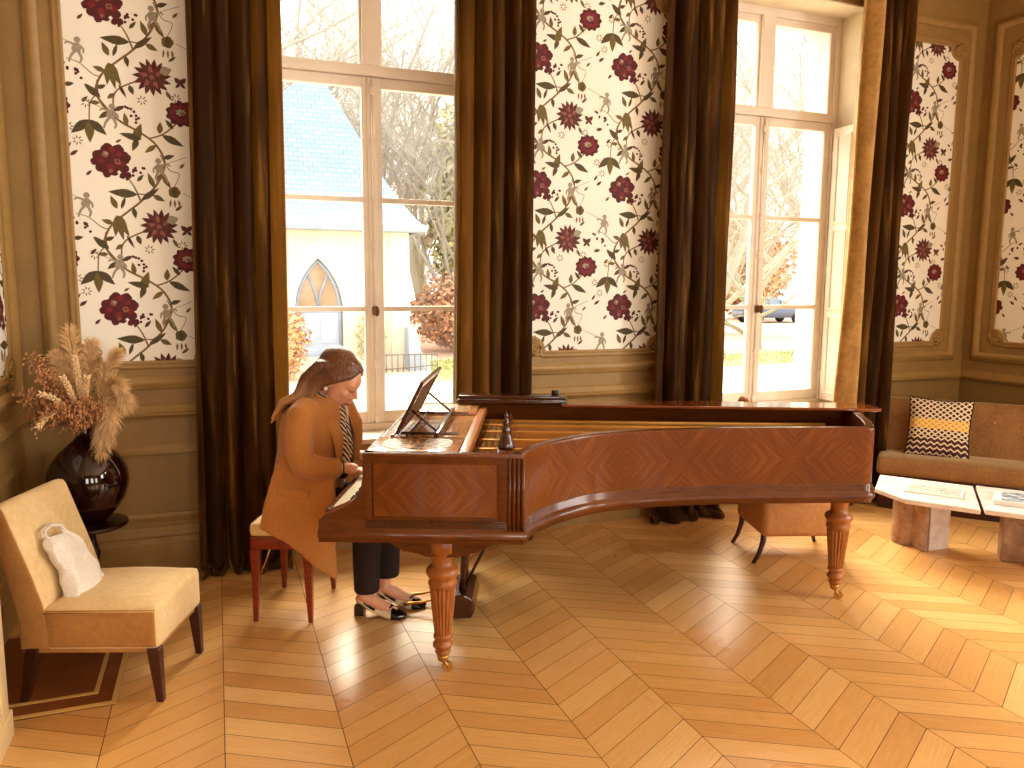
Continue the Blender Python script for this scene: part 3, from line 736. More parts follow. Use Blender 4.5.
def inset(path,o):
    n=len(path); P=[]; pts=[Vector(p) for p in path]
    for i in range(n):
        d1=(pts[i]-pts[i-1]).normalized() if i>0 else (pts[1]-pts[0]).normalized()
        d2=(pts[i+1]-pts[i]).normalized() if i<n-1 else d1
        m=Vector((d1.y,-d1.x))+Vector((d2.y,-d2.x)); m=m/max(m.length_squared/2,.5); q=pts[i]+m*o; P.append((q.x,q.y))
    return P
piano=thing('grand_piano','long rosewood concert grand piano with its lid off, on fluted turned legs','piano',PO,PR)
# case wall
mb=MB(); prof=[(0,.612,0),(0,.968,0),(-.003,.976,1),(-.010,.979,1),(-.040,.979,1),(-.044,.974,1),(-.044,.82,1)]
loops=[inset(OUT,o) for o,_,_ in prof]; arc=[0]
for i in range(1,len(OUT)): arc.append(arc[-1]+(Vector(OUT[i])-Vector(OUT[i-1])).length)
for q in range(len(prof)-1):
    vs=[];uv=[];fs=[]
    for i in range(len(OUT)):
        for k in (q,q+1):
            vs.append((*loops[k][i],prof[k][1])); uv.append((arc[i],prof[k][1]))
    for i in range(len(OUT)-1): fs.append((2*i,2*i+2,2*i+3,2*i+1))
    mb.add(vs,fs,1 if prof[q][2] else 0,uv,True)
o=mb.build('case',[M['veneer'],M['case']],piano)
# veneer framing on the straight cheek and along the bent side
mb=MB()
def plate_on(path_a0,path_a1,z0,z1,h=.002,mi=0): mb.box(path_a0,path_a1,-h,.0,z0,z1,mi,.001)
plate_on(-.65,-.0,.935,.968); plate_on(-.65,-.615,.70,.935); plate_on(-.10,-.062,.70,.935); plate_on(-.615,-.10,.70,.716)
for a in (-.052,-.034,-.016,.002): mb.tube([(a,-.002,.66),(a,-.002,.965)],.0085,8)
mb.build('cheek_frame',M['case'],piano)
mb=MB(); MOLD=[(.0,.700),(.003,.696),(.003,.668),(.010,.660),(.018,.652),(.022,.642),(.021,.632),(.014,.624),(.008,.618),(.008,.606),(-.03,.604)]
MP=[(-.835,0)]+OUT[1:]
mb.sweep(MP,MOLD,False,0,lambda u,v,h:(u,v,h),True)
mb.build('base_moulding',M['case'],piano)
mb=MB(); mb.box(-.64,-.062,-.0045,.0,.664,.70,0,.002); mb.build('plinth_strip',M['casedark'],piano)
mb=MB(); mb.prism([(-.83,.004)]+inset(OUT,-.02)[1:-1]+[(-.83,1.396)],.604,.64); mb.build('bottom_board',M['case'],piano)
# key cheeks (both ends)
for b0,b1 in ((0,.10),(1.30,1.40)):
    pr=[(-.60,.979),(-.65,.979),(-.652,.88),(-.66,.83),(-.685,.785),(-.72,.757),(-.76,.738),(-.80,.722),(-.825,.706),(-.835,.68),(-.835,.62),(-.60,.62)]
    mb=MB(); mb.prism(pr,b0,b1,0,'y'); bevel(mb.build('key_cheek',M['case'],piano),.006,2)
mb=MB(); mb.box(-.835,-.80,.10,1.30,.62,.715,0,.006); mb.build('key_slip',M['case'],piano)
mb=MB(); mb.box(-.665,-.645,.10,1.30,.72,.965,0,.004); mb.build('fallboard',M['casedark'],piano)
mb=MB(); n=52; w=1.2/n
for k in range(n): mb.box(-.80,-.66,.10+k*w+.0006,.10+(k+1)*w-.0006,.70,.725,0,.002)
for k in range(n-1):
    if k%7 in (0,1,3,4,5): mb.box(-.748,-.66,.10+(k+1)*w-.0065,.10+(k+1)*w+.0065,.722,.737,1,.002)
tag(mb.build('keyboard',[M['ivory'],M['ebony']],piano),'ivory and ebony keyboard',kind='stuff')
# deck over the key action with two pierced panels
mb=MB(); mb.box(-.645,-.265,.044,1.356,.93,.962,0,.003); mb.build('action_deck',M['deck'],piano)
for b0,b1 in ((.044,.35),(1.045,1.356)):
    mb=MB(); mb.box(-.645,-.268,b0,b1,.962,.980,0,.003); pl=mb.build('pierced_panel',M['deck'],piano)
    mb=MB(); 
    el=[(-.455+.15*math.copysign(abs(math.cos(2*PI*k/36))**.6,math.cos(2*PI*k/36)),(b0+b1)/2+.115*math.copysign(abs(math.sin(2*PI*k/36))**.6,math.sin(2*PI*k/36))) for k in range(36)]
    mb.prism(el,.979,.9815); tag(mb.build('fretwork',M['fret2'],pl),'dark pierced scroll work')
# music desk on its sliding frame
md=thing('music_desk',None,None); md.parent=piano
def dk(t,b,off=0):   # point on the leaning desk, t up 0..1
    lx,lz=.118,.235; L=math.hypot(lx,lz); nx,nz=-lz/L,lx/L
    return (-.572+lx*t+nx*off,b,.99+lz*t+nz*off)
def slab(mb,t0,t1,b0,b1,o0,o1,mi=0):
    vs=[dk(t,b,o) for o in (o0,o1) for b in (b0,b1) for t in (t0,t1)]
    mb.add(vs,[(0,2,3,1),(4,5,7,6),(0,1,5,4),(2,6,7,3),(0,4,6,2),(1,3,7,5)],mi)
mb=MB(); slab(mb,.09,.91,.38,1.0,-.004,.004); mb.build('fretwork_panel',M['fret'],md)
mb=MB(); slab(mb,0,.09,.35,1.03,-.008,.008); slab(mb,.91,1,.35,1.03,-.008,.008); slab(mb,.09,.91,.35,.38,-.008,.008); slab(mb,.09,.91,1.0,1.03,-.008,.008)
mb.build('desk_frame',M['casedark'],md)
for b in (.40,.98):
    mb=MB(); mb.tube([dk(.45,b,-.01),(-.40,b,.998)],.006,6); mb.build('prop_strut',M['casedark'],md)
    mb=MB(); mb.tube([(-.56,b,.985),(-.30,b,.985)],.007,6); mb.build('slide_bar',M['casedark'],md)
for a,w,h in ((-.59,.012,.012),(-.52,.012,.01),(-.39,.022,.024)):
    mb=MB(); mb.box(a-w/2,a+w/2,.33,1.05,.978,.978+h,0,.002); mb.build('sliding_rail',M['casedark'],md)
# iron plate, bars, pins, strings
IN=inset(OUT,-.045)
PLP=[(-.265,.045)]+[p for p in IN[1:-1] if p[0]>-.26]+[(-.265,1.355)]
mb=MB(); mb.prism(PLP,.826,.845); mb.build('soundboard',M['sound'],piano)
def bent_b(a):
    for i in range(len(BENT)-1):
        if BENT[i][0]<=a<=BENT[i+1][0]:
            t=(a-BENT[i][0])/max(1e-6,BENT[i+1][0]-BENT[i][0]); return BENT[i][1]+t*(BENT[i+1][1]-BENT[i][1])
    return 0 if a<0 else .75
mb=MB()
mb.box(-.26,.02,.06,1.35,.845,.856)
for b in (.30,.52,.74,.96,1.16,1.31):
    a1=-.2
    while bent_b(a1)<b-.06 and a1<1.74: a1+=.02
    mb.box(-.24,a1-.05,b-.013,b+.013,.855,.896,0,.005)
mb.build('iron_frame',M['plate'],piano)
mb=MB(); mb.box(-.268,-.225,.05,1.35,.925,.966,0,.004); mb.build('wrest_plank_rail',M['legwood'],piano)
mb=MB(); mb.box(-.115,-.075,.12,1.34,.88,.94,0,.006); mb.build('damper_rail',M['case'],piano)
mb=MB(); r=random.Random(5)
for i in range(3):
    for k in range(64):
        b=.10+k*.0192+r.uniform(-.002,.002)
        if any(abs(b-q)<.02 for q in (.30,.52,.74,.96,1.16,1.31)): continue
        mb.lathe([(.0035,0),(.0035,.03),(.0025,.034)],(-.205+i*.03+(.008 if k%2 else 0),b,.856),6)
tag(mb.build('tuning_pins',M['string'],piano),kind='stuff')
mb=MB()
for k in range(70):
    b=.10+k*.0178; a1=-.1
    while bent_b(a1)<b-.05 and a1<1.70: a1+=.02
    if a1-.06>-.05: mb.tube([(-.2,b,.884),(a1-.06,b+ (.02 if b<1.2 else 0),.876)],.0011,3,cap=False)
tag(mb.build('strings',M['string'],piano),kind='stuff')
mb=MB()
for b0,b1 in ((.08,.28),(.33,.50),(.55,.72),(.77,.94),(.99,1.14)): mb.box(-.07,-.035,b0,b1,.856,.88,0,.004)
tag(mb.build('red_felt',plain('red_felt',rgb(150,40,26),.95),piano),'dark red felt strips')
# narrow lid rail along the straight side and the folded front flap
mb=MB(); mb.prism([(.20,1.245),(1.60,1.225),(1.93,1.20),(1.965,1.225),(1.965,1.30),(1.93,1.43),(.20,1.44)],.980,.996); bevel(mb.build('lid_rail',M['lidwood'],piano),.005,2)
mb=MB(); mb.box(-.395,.235,1.285,1.425,.990,1.008,0,.004); mb.box(-.385,.225,1.30,1.42,1.010,1.034,0,.005); mb.tube([(-.39,1.29,1.009),(.23,1.29,1.009)],.006,8); mb.build('folded_lid_flap',M['casedark'],piano)
# legs
LP=[(.062,.612),(.062,.545),(.050,.538),(.044,.525),(.042,.50),(.045,.482),(.060,.474),(.070,.462),(.071,.450),(.066,.438),(.058,.428),(.057,.418),(.061,.410),(.061,.398),(.055,.39),(.055,.385)]
LF=[(.057,.385),(.0535,.35),(.047,.28),(.041,.22),(.0365,.178)]
LB=[(.036,.178),(.041,.172),(.041,.16),(.034,.154),(.033,.145),(.043,.134),(.044,.124),(.036,.114),(.029,.108),(.034,.10),(.034,.092),(.025,.084),(.024,.078)]
def piano_leg(a,b,rot):
    r=thing('leg',None,None,(a,b,0)); r.parent=piano
    mb=MB(); mb.lathe(LP,n=28)
    vs=mb; n=36
    for pr in (LF,): mb.lathe(pr,n=n,flute=(0,1,.12),smooth=False)
    mb.lathe(LB,n=28); mb.build('turned_shaft',M['legwood'],r)
    c=MB(); c.lathe([(.024,.082),(.026,.076),(.022,.058),(.014,.05)],n=16)
    d=Vector((math.cos(rot),math.sin(rot),0)); s=Vector((-d.y,d.x,0))
    for k in (-1,1): c.tube([s*.012*k+Vector((0,0,.058)),d*.012+s*.014*k+Vector((0,0,.04)),d*.02+s*.014*k+Vector((0,0,.022))],.006,6)
    bm=bmesh.new(); bmesh.ops.create_cone(bm,cap_ends=True,segments=18,radius1=.023,radius2=.023,depth=.016)
    bmesh.ops.rotate(bm,verts=bm.verts,matrix=Matrix.Rotation(PI/2,3,'Y')@Matrix.Identity(3)); bmesh.ops.rotate(bm,verts=bm.verts,matrix=Matrix.Rotation(rot+PI/2,3,'Z'))
    bmesh.ops.translate(bm,verts=bm.verts,vec=d*.02+Vector((0,0,.0235))); c.bm(bm,0,False)
    tag(c.build('caster',M['brass'],r),'brass caster')
piano_leg(-.337,.092,.3); piano_leg(-.337,1.30,2.4); piano_leg(1.665,.975,-.3)
# scalloped apron brackets beside the treble and bass legs
for b in (.05,1.26):
    sc_=[(-.66,.612),(-.655,.592),(-.63,.585),(-.605,.592),(-.585,.6),(-.56,.588),(-.53,.566),(-.49,.548),(-.44,.54),(-.40,.525),(-.27,.525),(-.23,.54),(-.19,.548),(-.15,.566),(-.12,.588),(-.10,.6),(-.08,.612)]
    mb=MB(); mb.prism(sc_,b,b+.08,0,'y'); bevel(mb.build('apron_bracket',M['case'],piano),.006,2)
# lyre and pedals
ly=thing('pedal_lyre',None,None); ly.parent=piano
mb=MB(); mb.prism([(-.365,.02),(-.255,.025),(-.235,.07),(-.25,.125),(-.29,.145),(-.36,.13),(-.38,.08)],.58,.90,0,'y'); bevel(mb.build('pedal_box',M['casedark'],ly),.008,2)
mb=MB()
for b in (.66,.82): mb.tube([(-.31,b,.14),(-.29,b,.35),(-.31,b,.61)],[.016,.02,.018],10)
mb.tube([(-.316,.74,.10),(-.06,.74,.606)],.008,8)
mb.build('lyre_post',M['casedark'],ly)
for b in (.705,.825):
    mb=MB(); mb.tube([(-.36,b,.07),(-.46,b,.066),(-.53,b,.05),(-.58,b,.044),(-.61,b,.036)],[.005,.006,.007,.009,.008],8); tag(mb.build('pedal',M['brass'],ly),'brass pedal')
# things standing on the piano
mb=MB(); mb.lathe([(.044,0),(.046,.012),(.040,.03),(.033,.045),(.026,.06),(.024,.066),(.027,.07),(.022,.085),(.017,.1),(.0195,.104),(.014,.118),(.009,.132),(.011,.138),(.006,.15),(.002,.16)],n=16)
mb.v=[(x*.78,y*.78,z) for x,y,z in mb.v]
o=mb.build('turned_finial',M['casedark'],None,pw(-.07,.105,.980)); tag(o,'dark turned wooden finial standing on the near rim of the piano','finial')
mb=MB(); mb.box(-.02,.02,-.02,.02,0,.026,0,.004)
o=mb.build('small_box',M['ebony'],None,pw(.166,1.37,1.034),PR); tag(o,'small black box lying on the folded piano flap','box')
# ------------------------------------------------------------------ bench
bx0,bx1,by0,by1=-1.335,-1.03,.545,1.015
bench=thing('piano_bench','red mahogany piano bench with a cream seat, under the seated woman','bench',pw((bx0+bx1)/2,(by0+by1)/2),PR)
hx,hy=(bx1-bx0)/2,(by1-by0)/2
mb=MB(); mb.box(-hx,hx,-hy,hy,.435,.50,0,.022); mb.build('seat_pad',M['benchseat'],bench)
mb=MB(); mb.box(-hx+.004,hx-.004,-hy+.004,hy-.004,.372,.436,0,.004); mb.build('frame',M['mahog'],bench)
for s in (-1,1):
    mb=MB(); mb.tube([(s*.06,-hy+.03,.37),(s*.09,-hy+.05,.30),(s*(hx-.03),-hy+.03,.22)],.004,6); mb.build('brace',M['brass'],bench)
for sx in (-1,1):
    for sy in (-1,1):
        mb=MB(); x=sx*(hx-.022); y=sy*(hy-.022)
        vs=[];
        for z,w,k in ((.372,.022,0),(.2,.018,0),(0,.011,.006)):
            for (i,j) in ((-1,-1),(1,-1),(1,1),(-1,1)): vs.append((x+i*w+sx*k,y+j*w+sy*k,z))
        fs=[(3,2,1,0),(8,9,10,11)]
        for L in (0,4):
            for k in range(4): fs.append((L+k,L+(k+1)%4,L+4+(k+1)%4,L+4+k))
        mb.add(vs,fs); bevel(mb.build('leg',M['mahog'],bench),.004,2)

# ------------------------------------------------------------------ the pianist
RA,RB=-1.12,.75
person=thing('person','woman in a long camel coat with brown hair, seated bent over the piano keys','person',pw(RA,RB),PR)
def L(a,b,z): return Vector((a-RA,b-RB,z))
HC=Vector((-.93,.745,1.182)); hp=math.radians(34); hy_=math.radians(-8)
Fv=Vector((math.cos(hp)*math.cos(hy_),math.cos(hp)*math.sin(hy_),-math.sin(hp)))
Sv=Vector((-math.sin(hy_),math.cos(hy_),0)); Uv=Fv.cross(Sv)
HM=Matrix((Fv,Sv,Uv)).transposed()
HS=1.12
def Hd(x,y,z): p=HC+(Fv*x+Sv*y+Uv*z)*HS; return L(*p)
def hell(mb,c,r): mb.ell(Hd(*c),tuple(q*HS for q in r),0,HM,24,16)
mb=MB()
hell(mb,(-.012,0,.028),(.097,.075,.094)); hell(mb,(.028,0,-.035),(.062,.057,.078)); hell(mb,(.050,0,-.092),(.028,.028,.024))
hell(mb,(.02,0,-.075),(.045,.05,.035)); hell(mb,(.052,0,.03),(.042,.058,.045))
for s in (-1,1):
    hell(mb,(.062,s*.032,-.022),(.024,.024,.024)); hell(mb,(.074,s*.030,.012),(.013,.017,.011)); hell(mb,(.074,s*.030,.030),(.016,.022,.008)); hell(mb,(-.012,s*.076,.0),(.020,.008,.032))
    hell(mb,(.094,s*.011,-.030),(.012,.009,.008))
mb.tube([Hd(.080,0,.02),Hd(.094,0,.0),Hd(.106,0,-.018),Hd(.108,0,-.028)],[.009,.0105,.0125,.0105],10)
hell(mb,(.083,0,-.058),(.014,.022,.0075)); hell(mb,(.080,0,-.070),(.013,.018,.0075))
mb.tube([Hd(-.03,0,-.03),Hd(-.04,0,-.09),L(-1.0,.748,1.08),L(-1.03,.75,1.02)],[.055,.052,.056,.075],14)
# trunk, arms, legs (mostly under the clothes)
mb.tube([L(-1.03,.75,1.02),L(-1.06,.75,.92),L(-1.10,.75,.74),L(-1.12,.75,.60)],[.11,.135,.12,.13],16)
def hand(mb,m):
    b=lambda v:v if m<0 else 1.50-v
    P=lambda a,q,z:L(a,b(q),z)
    mb.tube([P(-1.05,.56,1.02),P(-1.045,.525,.80),P(-.95,.56,.775),P(-.88,.597,.772),P(-.862,.605,.770)],[.05,.042,.036,.027,.025],12)
    mb.tube([P(-.872,.602,.770),P(-.845,.608,.766),P(-.818,.612,.757)],[.024,.031,.028],12)
    mb.tube([P(-.845,.588,.762),P(-.818,.592,.754)],[.018,.016],10); mb.tube([P(-.845,.63,.762),P(-.818,.634,.752)],[.018,.015],10)
    for k,(q0,q1,ln) in enumerate(((.586,.578,.90),(.602,.599,1.0),(.618,.620,.95),(.634,.642,.76))):
        x0=-.818; mb.tube([P(x0-.01,q0,.757),P(x0+.024*ln,(q0*2+q1)/3,.762),P(x0+.046*ln,(q0+q1*2)/3,.752),P(x0+.056*ln,q1,.733)],[.010,.0088,.008,.0066],8)
    mb.tube([P(-.862,.628,.762) if False else P(-.858,.632,.758),P(-.832,.655,.748),P(-.808,.660,.737),P(-.792,.656,.731)],[.013,.0105,.009,.0075],8)
hand(mb,-1); hand(mb,1)
FEET=[(-.80,.655,-.02),(-.705,.775,.0)]
for i,(a,b,yw) in enumerate(((-.795,.657,-.10),(-.715,.775,-.03))):
    ca,sa=math.cos(yw),math.sin(yw); Q=lambda x,y,z:L(a+x*ca-y*sa,b+x*sa+y*ca,z)
    mb.tube([L(-1.10,.75+(b-.70)*1.0,.575),L(-.80,b-.0,.52),L(a+.005,b,.49)],[.085,.066,.056],14)
    mb.tube([L(a+.005,b,.49),Q(.0,0,.36),Q(.0,0,.22),Q(.0,0,.135)],[.056,.05,.038,.031],14)
    mb.tube([Q(0,0,.15),Q(-.008,0,.105),Q(.03,0,.085),Q(.08,0,.055),Q(.13,0,.032),Q(.165,0,.026)],[.031,.034,.034,.032,.029,.018],12)
    mb.ell(Q(-.025,0,.085),(.028,.027,.03))
body=bake(mb.build('body',M['skin'],person),.0055,3)
# face details
for s in (-1,1):
    mb=MB(); mb.tube([Hd(.0795,s*.014,.034),Hd(.083,s*.030,.040),Hd(.070,s*.050,.034)],[.0022,.0034,.0016],6); mb.build('eyebrow',M['brow'],person)
    mb=MB(); mb.tube([Hd(.0835,s*.017,.004),Hd(.0875,s*.030,.0015),Hd(.079,s*.045,.005)],[.0012,.0022,.0014],6); mb.build('eyelash',M['brow'],person)
mb=MB(); mb.tube([Hd(.085,-.023,-.062),Hd(.0965,-.008,-.0595),Hd(.0975,0,-.061),Hd(.0965,.008,-.0595),Hd(.085,.023,-.062)],[.001,.0048,.0045,.0048,.001],8)
mb.tube([Hd(.083,-.019,-.066),Hd(.0935,0,-.0695),Hd(.083,.019,-.066)],[.001,.0055,.001],8); mb.build('lips',M['lip'],person)
for s in (-1,1):
    mb=MB(); hell(mb,(-.006,s*.086,-.036),(.009,.007,.010)); tag(mb.build('earring',M['pearl'],person),'pearl earring')
# hair
mb=MB(); hell(mb,(-.028,0,.044),(.097,.087,.094)); hell(mb,(-.06,0,-.01),(.075,.084,.085)); hell(mb,(-.040,0,.056),(.088,.080,.088))
for s in (-1,1):
    for k in range(7):
        t=k/6
        mb.tube([Hd(.062-.03*t,s*(.010+.03*t),.098+.012*t),Hd(.052-.05*t,s*(.060+.010*t),.066),Hd(.012-.045*t,s*.090,.03),Hd(-.04-.03*t,s*.092,-.035),L(-1.035-.03*t,.745+s*.10,1.135-.01*k)],[.012,.019,.024,.024,.022],8)
for k in range(13):
    s=(k-6)/6; q=.10*s
    mb.tube([Hd(-.02,q*.6,.08),Hd(-.085,q*.8,.03),Hd(-.10,q*.9,-.05),L(-1.105,.745+q*1.05,1.115),L(-1.165-.01*abs(s),.74+q*1.3,1.085+.01*math.sin(k*3)),L(-1.225-.012*math.sin(k*2),.74+q*1.35,1.005+.025*math.sin(k*5))],[.02,.032,.034,.029,.021,.007],8)
hair=bake(mb.build('hair',M['hair'],person),.006,12)
# coat
mb=MB()
def flat(mb,pts,rs,wb,n=18):
    """tube with elliptical rings: rs along a, wb along b"""
    vs=[];fs=[]
    for (p,ra,rb) in zip(pts,rs,wb):
        for k in range(n):
            t=2*PI*k/n; vs.append(L(p[0]+ra*math.cos(t),p[1]+rb*math.sin(t),p[2]))
    for i in range(len(pts)-1):
        for k in range(n): fs.append((i*n+k,i*n+(k+1)%n,(i+1)*n+(k+1)%n,(i+1)*n+k))
    fs.append(tuple(range(n))[::-1]); fs.append(tuple((len(pts)-1)*n+k for k in range(n)))
    mb.add(vs,fs,0,None,True)
flat(mb,[(-1.10,.75,.515),(-1.10,.75,.60),(-1.09,.75,.72),(-1.07,.75,.84),(-1.055,.75,.94),(-1.05,.75,1.03),(-1.035,.75,1.085),(-1.02,.75,1.11)],[.185,.185,.172,.168,.172,.155,.11,.07],[.235,.235,.205,.205,.215,.215,.17,.09])
for m in (-1,1):
    b=lambda v:v if m<0 else 1.50-v
    mb.tube([L(-1.05,b(.62),1.06),L(-1.06,b(.565),1.035),L(-1.072,b(.535),.95),L(-1.065,b(.512),.86),L(-1.045,b(.508),.805),L(-.985,b(.53),.785),L(-.925,b(.568),.778),L(-.892,b(.588),.776)],[.068,.074,.07,.066,.064,.058,.050,.046],16)
mb.tube([L(-1.0,.86,1.08),L(-.93,.89,1.03),L(-.885,.87,.95),L(-.88,.86,.86),L(-.90,.86,.76)],[.05,.05,.045,.042,.035],12)
# skirt of the coat over the bench, near side and back
def skirt(u,v,off):
    # u: 0 back-right .. 1 front ; v: 0 top .. 1 hem
    a=-1.20+.11*v*0-.045*v+(.29+.07*v)*u; zb=.50-.245*(u**1.25); z=.80+(zb-.80)*v
    
    b=.56-.075*min(1,v*1.6)-.03*v*(.4+u)-.012*math.sin(u*9+1)*v-.02*math.sin(u*PI)*v
    a+= -.01*v*(1-u)
    return L(a,b+off,z)
nu,nv=26,22; vs=[];fs=[]
for off in (0,.03):
    for j in range(nv+1):
        for i in range(nu+1): vs.append(skirt(i/nu,j/nv,off))
w=nu+1;N=w*(nv+1)
for j in range(nv):
    for i in range(nu):
        q=(j*w+i,j*w+i+1,(j+1)*w+i+1,(j+1)*w+i); fs.append(q); fs.append(tuple(N+k for k in q[::-1]))
for i in range(nu): fs.append((i,N+i,N+i+1,i+1)); fs.append((nv*w+i,nv*w+i+1,N+nv*w+i+1,N+nv*w+i))
for j in range(nv): fs.append((j*w,(j+1)*w,N+(j+1)*w,N+j*w)); fs.append((j*w+nu,N+j*w+nu,N+(j+1)*w+nu,(j+1)*w+nu))
mb.add(vs,fs)
coat=bake(mb.build('coat',M['coat'],person),.009,5)
def sheet(name,m,rows,th=.006):
    mb=MB(); nr=len(rows); nc=len(rows[0]); vs=[L(*p) for r in rows for p in r]
    mb.add(vs,[(r*nc+c,r*nc+c+1,(r+1)*nc+c+1,(r+1)*nc+c) for r in range(nr-1) for c in range(nc-1)],0,None,True)
    o=mb.build(name,m,person); s=o.modifiers.new('Solid','SOLIDIFY'); s.thickness=th; s.offset=0; subd(o,2); return o
sheet('lapel',M['coat'],[[(-1.045,.655,1.125),(-1.00,.635,1.10),(-.965,.66,1.075)],[(-.985,.605,1.04),(-.94,.60,1.02),(-.915,.64,1.0)],[(-.94,.585,.97),(-.905,.60,.95),(-.88,.65,.93)],[(-.915,.60,.86),(-.90,.62,.85),(-.88,.66,.84)],[(-.918,.63,.76),(-.912,.64,.755),(-.905,.66,.75)]],.01)
sheet('lapel',M['coat'],[[(-1.045,.845,1.125),(-1.00,.865,1.10),(-.965,.84,1.075)],[(-.985,.895,1.04),(-.94,.90,1.02),(-.915,.86,1.0)],[(-.94,.915,.97),(-.905,.90,.95),(-.88,.85,.93)],[(-.915,.90,.86),(-.90,.88,.85),(-.88,.84,.84)],[(-.918,.87,.76),(-.912,.86,.755),(-.905,.84,.75)]],.01)
mb=MB(); mb.tube([L(-1.06,.69,1.115),L(-1.095,.75,1.125),L(-1.06,.81,1.115)],[.02,.022,.02],10); mb.tube([L(-1.06,.69,1.115),L(-1.0,.655,1.10),L(-.96,.67,1.07)],[.02,.018,.010],10); mb.build('collar',M['coat'],person)
mb=MB(); mb.box(-.075,.075,-.008,.008,-.022,.022,0,.006); o=mb.build('pocket_flap',M['coat'],person,L(-1.10,.503,.665)); o.rotation_euler=(0,math.radians(6),0)
mb=MB(); mb.tube([L(-.925,.70,1.0),L(-.905,.70,.90),L(-.895,.70,.78),L(-.915,.70,.70)],[.035,.035,.03,.03],12); mb.tube([L(-.945,.80,1.0),L(-.925,.80,.90),L(-.925,.80,.78),L(-.915,.80,.70)],[.05,.055,.05,.04],12); bake(mb.build('blouse',M['blouse'],person),.01,3)
mb=MB(); mb.tube([L(-1.03,.70,1.115),L(-.985,.68,1.095),L(-.935,.70,1.05),L(-.905,.73,1.035),L(-.935,.80,1.06),L(-1.0,.82,1.10)],.021,10)
mb.ell(L(-.905,.70,1.02),(.026,.03,.028))
mb.tube([L(-.90,.69,1.02),L(-.895,.665,.95),L(-.878,.655,.88),L(-.876,.65,.81),L(-.878,.648,.755)],[.014,.018,.02,.021,.02],10)
mb.tube([L(-.90,.71,1.02),L(-.885,.71,.95),L(-.872,.71,.88),L(-.874,.71,.80)],[.013,.017,.018,.016],10)
bake(mb.build('scarf',M['scarf'],person),.006,3)
mb=MB(); mb.lathe([(.0285,-.004),(.031,0),(.0285,.004)],n=18); o=mb.build('bracelet',M['brasslock'],person,L(-.878,.599,.771)); o.rotation_euler=(0,PI/2,.3)
# trousers
mb=MB(); mb.ell(L(-1.11,.75,.57),(.15,.17,.09))
for a,b,zh in ((-.795,.657,.128),(-.715,.775,.165)):
    mb.tube([L(-1.08,.75+(b-.71)*1.2,.575),L(-.85,b,.555),L(a+.035,b,.515)],[.10,.09,.078],16)
    mb.tube([L(a+.03,b,.52),L(a+.012,b,.40),L(a+.008,b,.28),L(a+.008,b,zh)],[.076,.072,.068,.064],18)
bake(mb.build('trousers',M['trouser'],person),.008,3)
# shoes
for i,(a,b,yw) in enumerate(((-.795,.657,-.10),(-.715,.775,-.03))):
    sh=thing('shoe',None,None,L(a,b,0),yw); sh.parent=person; sh.scale=(1.1,1.06,1.0)
    def sole(w0,off): 
        pts=[]
        for k in range(13):
            t=k/12; x=-.045+.23*t; 
            w=.026+.012*math.sin(t*PI*.9)+ (.004 if t>.6 else 0); w*= (1 if t<.88 else math.sqrt(max(0,1-((t-.88)/.125)**2)))
            z=.058 if t<.2 else (.058-.050*((t-.2)/.5) if t<.7 else .008); pts.append((x,w,z))
        return pts
    S=sole(0,0)
    mb=MB(); vs=[];fs=[]
    for (x,w,z) in S: vs+=[(x,-w,z),(x,w,z),(x,w,z-.007),(x,-w,z-.007)]
    for k in range(len(S)-1):
        for q in range(4): fs.append((4*k+q,4*k+(q+1)%4,4*k+4+(q+1)%4,4*k+4+q))
    fs+=[(3,2,1,0),tuple(4*(len(S)-1)+q for q in range(4))]
    mb.add(vs,fs); mb.build('sole',M['shoeblack'],sh)
    mb=MB(); mb.prism([(-.050,-.022),(-.005,-.022),(-.005,.022),(-.050,.022)],.0,.052); bevel(mb.build('heel',M['shoeblack'],sh),.005,2)
    def upper(u,v,t0,t1,h0,h1,g):
        t=t0+(t1-t0)*u; x=-.045+.23*t; k=t*12; i0=min(11,int(k)); fr=k-i0
        w=S[i0][1]+(S[i0+1][1]-S[i0][1])*fr+g; z=S[i0][2]+(S[i0+1][2]-S[i0][2])*fr
        h=h0+(h1-h0)*u; an=PI*v
        return (x+(g if t>.97 else 0),-w*math.cos(an),z-.004+h*math.sin(an)**.7)
    mb=MB(); mb.grid(lambda u,v:upper(u,v,.42,.78,.020,.047,.004),10,14); 
    mb.tube([(-.005+.0,-.030,.075),(-.043,-.012,.088),(-.048,0,.090),(-.043,.012,.088),(-.005,.030,.075)],.004,6); mb.tube([(-.03,-.026,.084),(.03,-.036,.045),(.06,-.038,.03)],.004,6); mb.tube([(-.03,.026,.084),(.03,.036,.045),(.06,.038,.03)],.004,6)
    o=mb.build('upper',M['shoecream'],sh); s=o.modifiers.new('Solid','SOLIDIFY'); s.thickness=.004
    mb=MB(); mb.grid(lambda u,v:upper(u,v,.76,1.0,.050,.018,.005),10,14); mb.tube([(.118,-.02,.052),(.125,0,.058),(.118,.02,.052)],[.004,.008,.004],8)
    o=mb.build('toe_cap',M['shoeblack'],sh); s=o.modifiers.new('Solid','SOLIDIFY'); s.thickness=.004
# ------------------------------------------------------------------ slipper chair at the left
CA=math.radians(-19.3); CO=Vector((-.19,3.41,0))-Vector((math.cos(CA),math.sin(CA),0))*.25
ch=thing('slipper_chair','cream velvet armless chair with dark tapered legs, in front of the black vase','chair',CO,CA)
def pillow(name,m,parent,F,nu=16,nv=16,lev=1):
    mb=MB(); mb.grid(F,nu,nv); return mb.build(name,m,parent)
